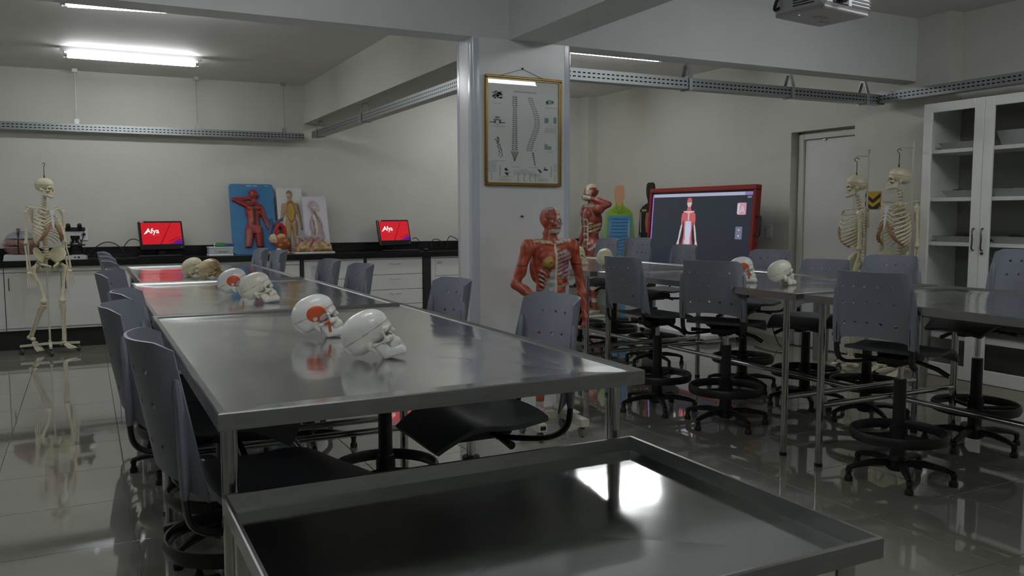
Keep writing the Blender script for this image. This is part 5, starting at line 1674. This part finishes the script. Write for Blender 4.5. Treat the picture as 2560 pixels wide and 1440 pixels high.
    hk.build('skull_hook', mat('dark_hook', (.06, .055, .05), .4, metal=.6), t)
    st = MB()
    cy_ = math.radians(stand_yaw)
    for k in range(4):
        a = cy_ + math.pi / 4 + k * math.pi / 2
        st.tube([(-.06, 0, .095), (-.06 + sr * math.cos(a), sr * math.sin(a), .085)], [.020, .018], 4, flat=(1, .8))
    st.build('stand_base', STAND, t)
    for k in range(4):
        a = cy_ + math.pi / 4 + k * math.pi / 2
        cx, cy = -.06 + (sr - .015) * math.cos(a), (sr - .015) * math.sin(a)
        MB().cyl((cx, cy - .012, .028), (cx, cy + .012, .028), .028, n=14).cyl((cx, cy, .04), (cx, cy, .075), .008, n=8).build('caster', mat('caster_grey', (.05, .05, .055), .5), t)
    if hook == 'arm':
        MB().tube(bez([(px_, 0, .09), (px_, 0, 1.0), (px_, 0, hook_h - .01), (px_ + .005, 0, hook_h), (-.01, 0, hook_h)], 3), .009, 8).build('stand_pole', STAND, t)
    else:
        MB().tube([(-.06, 0, .09), (-.06, 0, .62), (-.05, .0, .85), (-.05, 0, .93)], .009, 8).build('stand_pole', STAND, t)
    return t
skeleton(-.315, 9.33, -62, -.012, 'ivory skeleton with one bent leg on a wheeled stand, by the white base cabinets', head_yaw=38, head_pitch=-3, bent=True, hook='post', stand_yaw=20, sr=.26)
skeleton(5.90, 5.16, 133, -.045, 'ivory skeleton seen from the side, facing the door', head_yaw=-6, head_pitch=0, hook_h=1.835, sr=.22, px_=-.105)
skeleton(5.80, 4.655, 174, -.005, 'ivory skeleton with visible ribcage between chevron sign and glass cabinet', head_yaw=-38, head_pitch=8, hook_h=1.875, sr=.22, px_=-.16, stand_yaw=-219)

# ------------------------------------------------------------------ muscle figures
def hand_sdf(P, wr, dirv, palmn, k, sgn, s=1.0):
    """wrist, direction of the fingers, palm normal"""
    wr = np.array(wr); dv = np.array(dirv, float); dv /= np.linalg.norm(dv)
    n = np.array(palmn, float); n -= dv * (n @ dv); n /= np.linalg.norm(n)
    sd = np.cross(dv, n) * sgn
    d = ncap(P, wr, wr + dv * .05, .022, .028)
    d = smin(d, ncap(P, wr + dv * .06 + sd * .02, wr + dv * .07 - sd * .02, .014), .015)
    for i, L_ in enumerate((.062, .072, .068, .054)):
        o = sd * (.027 - .018 * i)
        b = wr + dv * .082 + o
        m = b + dv * L_ * .5 + n * .008
        e = m + dv * L_ * .45 + n * .022
        d = smin(d, ncap(P, b, m, .0095, .009), .006)
        d = smin(d, ncap(P, m, e, .009, .0075), .005)
    b = wr + dv * .02 + sd * .026; m = b + dv * .035 + sd * .022 + n * .012; e = m + dv * .03 + n * .014
    d = smin(d, ncap(P, b, m, .012, .010), .010)
    return smin(d, ncap(P, m, e, .010, .008), .005)

def body_sdf(elR, wrR, elL, wrL, handR, handL, footR=(1, 0), footL=(1, 0), head_yaw=0.0, legR=0.0, legL=0.0, breast=False):
    Rh = rmat('Z', head_yaw)
    def f(P):
        Q = P.copy(); Q[..., 1] = np.abs(Q[..., 1])
        d = nell(Q, (-.005, 0, 1.27), (.108, .160, .18))
        d = smin(d, nell(Q, (0, 0, 1.06), (.092, .128, .16)), .05)
        d = smin(d, nell(Q, (-.012, 0, .93), (.10, .152, .105)), .05)
        d = smin(d, nell(Q, (-.02, .11, 1.40), (.06, .09, .055)), .04)
        d = smin(d, ncap(Q, (-.02, .0, 1.40), (-.012, .0, 1.52), .062, .052), .03)
        d = smin(d, ncap(Q, (-.03, .045, 1.50), (.055, .012, 1.405), .016, .012), .012)
        d = smin(d, nell(Q, (.075, .072, 1.315), (.040, .074, .058)), .016)
        for z in (1.16, 1.10, 1.035): d = smin(d, nell(Q, (.078, .034, z), (.022, .030, .028)), .010)
        for k in range(4): d = smin(d, ncap(Q, (.045, .128, 1.20 - k * .035), (.075, .105, 1.185 - k * .035), .014, .010), .010)
        d = smin(d, nell(Q, (-.075, .085, 1.22), (.04, .07, .13)), .03)
        d = smin(d, nell(Q, (-.010, .205, 1.385), (.058, .056, .070)), .02)
        d = smin(d, ncap(Q, (.07, .012, 1.412), (.0, .18, 1.445), .012, .012), .012)
        d = smin(d, nell(Q, (-.065, .075, .90), (.065, .075, .075)), .03)
        if breast: d = smin(d, nell(P, (.102, -.074, 1.268), (.034, .048, .048)), .008)
        # head
        H = (P - np.array((.005, 0, 1.60), np.float32)) @ Rh.astype(np.float32)
        K = H.copy(); K[..., 1] = np.abs(K[..., 1])
        h = nell(K, (-.012, 0, .022), (.096, .074, .092))
        h = smin(h, nell(K, (.035, 0, -.045), (.055, .052, .065)), .03)
        h = smin(h, nell(K, (.060, 0, -.088), (.024, .026, .020)), .02)
        h = smin(h, ncap(K, (.075, .010, .022), (.068, .042, .020), .010), .010)
        h = smin(h, ncap(K, (.086, 0, .008), (.104, 0, -.028), .007, .011), .008)
        h = smin(h, nell(K, (.066, .038, -.022), (.020, .018, .016)), .012)
        h = smax(h, -nell(K, (.092, .032, .002), (.016, .016, .010)), .006)
        h = smin(h, nsph(K, (.071, .032, .002), .0125), .003)
        h = smin(h, ncap(K, (.086, 0, -.056), (.078, .022, -.058), .008, .005), .005)
        h = smax(h, -ncap(K, (.098, 0, -.0585), (.086, .022, -.0600), .0028), .002)
        h = smin(h, ncap(K, (.040, .055, -.055), (.055, .032, -.085), .012), .015)
        h = smin(h, nell(K, (-.005, .078, -.010), (.022, .010, .034)), .006)
        d = smin(d, h, .014)
        # arms
        for s, el, wr, hd in ((-1, elR, wrR, handR), (1, elL, wrL, handL)):
            sh = np.array((-.010, s * .205, 1.375)); el = np.array(el); wr = np.array(wr)
            d = smin(d, ncap(P, sh, el, .050, .036), .025)
            m = sh + (el - sh) * .5
            d = smin(d, nell(P, m + np.array((.022, 0, -.01)), (.034, .034, .075)), .015)
            d = smin(d, ncap(P, el, el + (wr - el) * .45, .038, .040), .015)
            d = smin(d, ncap(P, el + (wr - el) * .45, wr, .037, .024), .02)
            d = smin(d, hand_sdf(P, wr, hd[0], hd[1], 0, s), .010)
        # legs
        for s, ft, lb in ((-1, footR, legR), (1, footL, legL)):
            hp = np.array((0, s * .088, .90)); kn = np.array((.012 + lb, s * .10, .49)); an = np.array((-.02 + lb * .6, s * .10, .085))
            d = smin(d, ncap(P, hp, kn, .086, .052), .03)
            d = smin(d, nell(P, hp * .55 + kn * .45 + np.array((.035, 0, 0)), (.05, .06, .15)), .02)
            d = smin(d, nsph(P, kn + np.array((.016, 0, 0)), .045), .02)
            d = smin(d, ncap(P, kn, an, .050, .032), .02)
            d = smin(d, nell(P, kn * .66 + an * .34 + np.array((-.035, 0, 0)), (.042, .044, .095)), .02)
            fv = np.array((ft[0], ft[1], 0.0)); fv /= np.linalg.norm(fv)
            sv = np.array((-fv[1], fv[0], 0.0))
            d = smin(d, ncap(P, an + np.array((0, 0, -.03)) - fv * .035, an + fv * .07 + np.array((0, 0, -.045)), .034, .030), .02)
            for k in range(5):
                o = sv * (k - 2) * .017
                d = smin(d, ncap(P, an + fv * .07 + o * .8 + np.array((0, 0, -.052)), an + fv * (.165 - .012 * abs(k - 2)) + o + np.array((0, 0, -.068)), .018, .010), .008)
        return d
    return f

MUS, MUSD, FASC, IVO, YELF = np.array((.40, .075, .038)), np.array((.20, .024, .014)), np.array((.36, .38, .38)), np.array((.62, .57, .42)), np.array((.42, .27, .06))
def m1_col(V):
    x, y, z = V.T
    c = np.tile(MUS, (len(V), 1))
    st = .5 + .5 * np.sin(z * 95 + 40 * np.abs(y))
    c *= (.82 + .28 * st)[:, None]
    arm = np.abs(y) > .165
    front = x > .02
    tr = (~arm) & (z < 1.42) & (z > .86)
    # red pectoral on the figure's right, fascia below, open ribs on its left
    c[tr & front & (y < -.005) & (y > -.105 + .35 * np.clip(z - 1.02, 0, 1)) & (z < 1.215)] = FASC
    c[tr & front & (y < -.07) & (y > -.13) & (z < 1.21) & (np.sin((z + y * .7) * 170) > .3)] = FASC
    left = tr & front & (y > .012)
    c[left & (z > 1.14)] = MUS * .9
    rib = left & (z > 1.15) & (z < 1.37) & (np.sin((z - y * .35) * 190) > .1)
    c[rib] = (.33, .36, .44)
    c[left & (z < 1.15) & (np.sin(z * 95) > .72)] = FASC
    c[tr & front & (np.abs(y) < .011)] = IVO
    c[(np.abs(z - 1.425 - .12 * np.abs(y) - .0) < .013) & (x > .0) & (np.abs(y) < .17) & (np.abs(y) > .02)] = IVO * .9
    br_ = ((y + .072) ** 2 + (z - 1.268) ** 2 < .050 ** 2) & (x > .05)
    c[br_] = YELF * (1 + .25 * np.sin(y[br_] * 400) * np.sin(z[br_] * 400))[:, None]
    c[((y + .068) ** 2 + (z - 1.266) ** 2 < .012 ** 2) & (x > .05)] = (.26, .10, .05)
    # neck cords
    c[(z > 1.42) & (z < 1.53) & (np.sin(y * 150) > .75)] = (.42, .24, .12)
    # head
    hd = z > 1.50
    c[hd & (y > .006) & (x > -.02)] = IVO
    c[hd & (y > .012) & (z < 1.60) & (z > 1.53) & (x > .04) & (np.abs(z - 1.575) < .012)] = (.40, .40, .40)
    c[hd & (y < .0) & (z > 1.665)] = (.42, .43, .42)
    c[hd & (y < -.055) & (z > 1.60) & (np.abs(x + .01) < .05)] = MUS
    c[hd & (y < -.004) & (y > -.05) & (z > 1.63) & (z < 1.69) & (x > .03)] = MUS
    c[hd & (np.abs(z - 1.652) < .0035) & (x > .0)] = (.08, .03, .02)
    for s in (-1, 1):
        e = (y - s * .032) ** 2 + (z - 1.602) ** 2
        c[hd & (x > .06) & (e < .021 ** 2)] = MUSD
        c[hd & (x > .06) & (e < .011 ** 2)] = (.55, .55, .52)
        c[hd & (x > .06) & (e < .0055 ** 2)] = (.05, .05, .05)
    c[hd & (np.abs(y) < .014) & (x > .095) & (z < 1.59)] = (.30, .33, .38)
    c[hd & (z < 1.55) & (x > .055) & (z > 1.525)] = (.34, .10, .08)
    c[hd & (z < 1.53) & (x > .03)] = (.56, .54, .50)
    # arms and legs: tendon bands
    c[arm & (np.abs(z - 1.245) < .007)] = (.03, .015, .01)
    c[arm & (z < 1.14) & (np.sin(z * 60 + y * 90) > .94)] = FASC * .7 + MUS * .3
    lg = z < .86
    c[lg & (np.abs(z - .49) < .05) & (x > .02)] = FASC
    c[lg & (z < .13)] = (.48, .46, .45)
    c[lg & (z < .10) & (x > .03) & (np.sin(y * 330) > .0) & (y < 0)] = (.26, .07, .07)
    c[lg & (z < .40) & (y > 0) & (x > -.02)] = (.50, .48, .46)
    return c
S1 = .74
f1 = body_sdf((-.03, -.305, 1.09), (.12, -.19, .99), (-.02, .285, 1.10), (.03, .30, .86), ((.55, .75, -.05), (-.2, -.1, -1)), ((.1, .0, -1), (0, -1, 0)), footR=(1, -.15), footL=(.75, .75), head_yaw=18, legR=.03, breast=True)
V, Fc = surf(f1, (-.16, -.40, -.005), (.26, .40, 1.72), .0095)
m1 = empty('muscle_figure', (2.50, 4.42, 0), math.radians(-92), 'red muscle figure with yellow breast, on a wheeled stand before the column', 'anatomy figure')
o = link('body', organic('body', V, Fc, FLESH, m1_col), m1, (0, 0, .125)); o.scale = (S1, S1, S1)
st = MB()
st.box(-.14, .16, -.16, -.105, .07, .115).box(-.14, .16, .125, .18, .07, .115).box(-.165, -.11, -.16, .18, .07, .115)
st.build('stand_frame', STAND, m1, smooth=0)
MB().box(-.155, -.125, -.015, .015, .11, .75).box(-.14, -.06, -.012, .012, .70, .75).build('stand_post', STAND, m1, smooth=0)
MB().box(.161, .163, -.15, -.115, .082, .104).build('maker_plate', BLACKP, m1, smooth=0)
for (cx, cy) in ((.12, -.13), (.12, .152), (-.13, -.13), (-.13, .152)):
    MB().cyl((cx, cy - .012, .030), (cx, cy + .012, .030), .030, n=16).cyl((cx, cy, .04), (cx, cy, .072), .010, n=8).build('caster', mat('caster_pale', (.16, .16, .15), .4), m1)

def m2_col(V):
    x, y, z = V.T
    c = np.tile(np.array((.30, .065, .045)), (len(V), 1))
    st = np.sin(z * 60 + np.abs(y) * 50)
    c *= (.85 + .2 * st)[:, None]
    W_ = np.array((.50, .47, .40))
    c[(np.abs(np.abs(y) - .075) < .012) & (x > .03) & (z < 1.30) & (z > .85)] = W_
    c[(np.abs(y) < .010) & (x > .03) & (z < 1.40)] = W_
    c[(x > .03) & (np.abs(y) < .075) & (z < 1.30) & (z > .88) & (np.sin(z * 72) > .7)] = W_
    c[(np.abs(y) > .10) & (np.abs(y) < .17) & (z > 1.08) & (z < 1.2) & (np.sin(z * 120 + x * 40) > -.2)] = np.array((.52, .46, .30))
    c[(np.abs(z - 1.43) < .02) & (np.abs(y) < .17) & (x > .0)] = W_
    c[(z < .95) & (z > .85) & (np.abs(y) > .08) & (np.sin(z * 70 + x * 60) > .2)] = W_
    hd = z > 1.50
    c[hd & (z > 1.63)] = np.array((.58, .54, .38))
    c[hd & (np.abs(y) > .05) & (z > 1.60) & (z < 1.66) & (np.abs(x - .0) < .05)] = (.24, .04, .03)
    c[hd & (x > .05) & (z > 1.60) & (z < 1.66) & (np.abs(y) < .02)] = (.30, .06, .05)
    c[hd & (z < 1.63) & (np.abs(y) > .03) & (x > .02)] = np.array((.54, .48, .34))
    c[hd & (z < 1.565) & (x > .03)] = (.28, .07, .05)
    for s in (-1, 1):
        e = (y - s * .032) ** 2 + (z - 1.602) ** 2
        c[hd & (x > .06) & (e < .015 ** 2)] = (.5, .5, .46)
        c[hd & (x > .06) & (e < .007 ** 2)] = (.04, .04, .04)
    hand = (z > 1.46) & (z < 1.58) & (y > .04) & (x > .085)
    c[hand] = (.46, .46, .42)
    c[(z < .45) & (np.sin(z * 40) > .6)] = W_
    return c
f2 = body_sdf((-.02, -.28, 1.09), (.06, -.27, .85), (-.12, .30, 1.44), (.10, .14, 1.53), ((.1, 0, -1), (0, 1, 0)), ((.35, -.95, .05), (-1, -.2, 0)), head_yaw=0)
V, Fc = surf(f2, (-.22, -.38, -.005), (.26, .40, 1.72), .0115)
m2 = empty('muscle_figure', (5.93, 9.42, 0), math.radians(170), 'red and cream muscle figure with a hand at its mouth, in the room corner', 'anatomy figure')
link('body', organic('body', V, Fc, FLESH, m2_col), m2, (0, 0, .03))
MB().rbox(-.14, .20, -.17, .17, 0, .032, .008).build('base_plate', STAND, m2)

# dermatome cut-out figure: thick painted board
dm = empty('dermatome_figure', (6.06, 8.95, 0), math.radians(-30), 'flat painted figure in green and blue bands with an orange head', 'anatomy board')
def outline(parts):
    return parts
FT = .03
def slab(pts, m, n, y=0.0, th=FT, parent=dm): return MB().prism(pts, y, y + th).build(n, m, parent)
GRN, BLU, ORG, DKB = mat('band_green', (.24, .42, .02), .45), mat('band_blue', (.07, .27, .50), .45), mat('head_orange', (.62, .33, .18), .5), mat('band_line', (.02, .05, .10), .5)
hz = 1.71
slab([(-.040, hz - .01), (-.02, hz), (.03, hz), (.055, hz - .02), (.062, hz - .07), (.060, hz - .15), (.045, hz - .21), (.01, hz - .262), (-.02, hz - .262), (-.05, hz - .21), (-.066, hz - .14), (-.062, hz - .05)], ORG, 'head')
slab([(.045, hz - .205), (.05, hz - .255), (.085, hz - .285), (.13, hz - .31), (.165, hz - .36), (.175, hz - .46), (.183, hz - .62), (.225, hz - .79), (.235, hz - .9), (.185, hz - .9), (.14, hz - .62), (.125, hz - .385), (-.125, hz - .385), (-.14, hz - .62), (-.185, hz - .9), (-.235, hz - .9), (-.225, hz - .79), (-.183, hz - .62), (-.175, hz - .46), (-.165, hz - .36), (-.13, hz - .31), (-.085, hz - .285), (-.05, hz - .255), (-.05, hz - .205), (-.02, hz - .255), (.01, hz - .255)], GRN, 'shoulder_band', .001)
slab([(-.125, hz - .385), (.125, hz - .385), (.105, hz - .55), (.10, hz - .75), (.12, hz - .86), (.11, hz - 1.0), (-.11, hz - 1.0), (-.12, hz - .86), (-.10, hz - .75), (-.105, hz - .55)], BLU, 'trunk_bands', .0005)
for s in (-1, 1):
    slab([(s * .122, hz - .386), (s * .148, hz - .386), (s * .158, hz - .62), (s * .20, hz - .86), (s * .178, hz - .86), (s * .135, hz - .62)], BLU, 'arm_band', -.001, .012)
    slab([(s * .01, hz - 1.0), (s * .105, hz - 1.0), (s * .10, hz - 1.35), (s * .075, hz - 1.69), (s * .03, hz - 1.69), (s * .025, hz - 1.35)], BLU, 'leg_band')
for k in range(12):
    z = hz - .425 - k * .043
    a = .010 * (1 if k > 4 else -.3) * (1 if k > 3 else 0)
    pts = [(-.098, z), (-.05, z + .004), (0, z - a), (.05, z + .004), (.098, z)]
    MB().prism(pts + [(x, zz - .007) for x, zz in reversed(pts)], -.0012, .0004).build('band_line', DKB, dm, smooth=0)
for pts in ([(-.085, hz - .31), (-.03, hz - .345), (.0, hz - .35), (.03, hz - .345), (.085, hz - .31)], [(-.05, hz - .27), (0, hz - .325), (.05, hz - .27)], [(-.05, hz - .285), (0, hz - .36), (.06, hz - .285)]):
    MB().prism(pts + [(x, zz - .006) for x, zz in reversed(pts)], -.0012, .0008).build('band_line', mat('band_line_green', (.05, .10, .01), .5), dm, smooth=0)
MB().rbox(-.12, .12, -.07, .10, 0, .025, .006).build('foot', BLACKP, dm)

# black silhouette board with painted arm bones, half hidden by the display
sl = empty('silhouette_board', (6.27, 8.60, 0), math.radians(-82), 'black silhouette figure board with painted arm bones behind the red display', 'anatomy board')
hz = 1.735
BP = mat('silhouette_black', (.008, .008, .008), .5)
slab([(-.055, hz - .02), (-.03, hz), (.03, hz), (.055, hz - .02), (.066, hz - .08), (.06, hz - .16), (.035, hz - .225), (.035, hz - .25), (-.035, hz - .25), (-.035, hz - .225), (-.06, hz - .16), (-.066, hz - .08)], BP, 'head', parent=sl)
slab([(-.035, hz - .25), (.035, hz - .25), (.12, hz - .29), (.17, hz - .34), (.18, hz - .5), (.195, hz - .68), (.235, hz - .9), (.19, hz - .9), (.14, hz - .62), (.115, hz - .75), (.12, hz - 1.0), (.09, hz - 1.7), (-.09, hz - 1.7), (-.12, hz - 1.0), (-.115, hz - .75), (-.14, hz - .62), (-.19, hz - .9), (-.235, hz - .9), (-.195, hz - .68), (-.18, hz - .5), (-.17, hz - .34), (-.12, hz - .29)], BP, 'body', parent=sl)
PB = mat('painted_bone', (.36, .33, .25), .5)
for s in (-1, 1):
    slab([(s * .148, hz - .36), (s * .165, hz - .37), (s * .168, hz - .62), (s * .150, hz - .62)], PB, 'painted_humerus', -.0015, .002, sl)
    slab([(s * .158, hz - .645), (s * .172, hz - .645), (s * .205, hz - .84), (s * .195, hz - .84)], PB, 'painted_forearm', -.0015, .002, sl)
    slab([(s * .06, hz - .33), (s * .14, hz - .33), (s * .13, hz - .36), (s * .05, hz - .35)], PB, 'painted_clavicle', -.0015, .002, sl)
slab([(-.06, hz - .37), (.06, hz - .37), (.08, hz - .5), (.06, hz - .62), (-.06, hz - .62), (-.08, hz - .5)], mat('painted_ribs', (.30, .12, .06), .5), 'painted_ribs', -.0015, .002, sl)
MB().rbox(-.12, .12, -.08, .05, 0, .03, .006).build('foot', BP, sl)
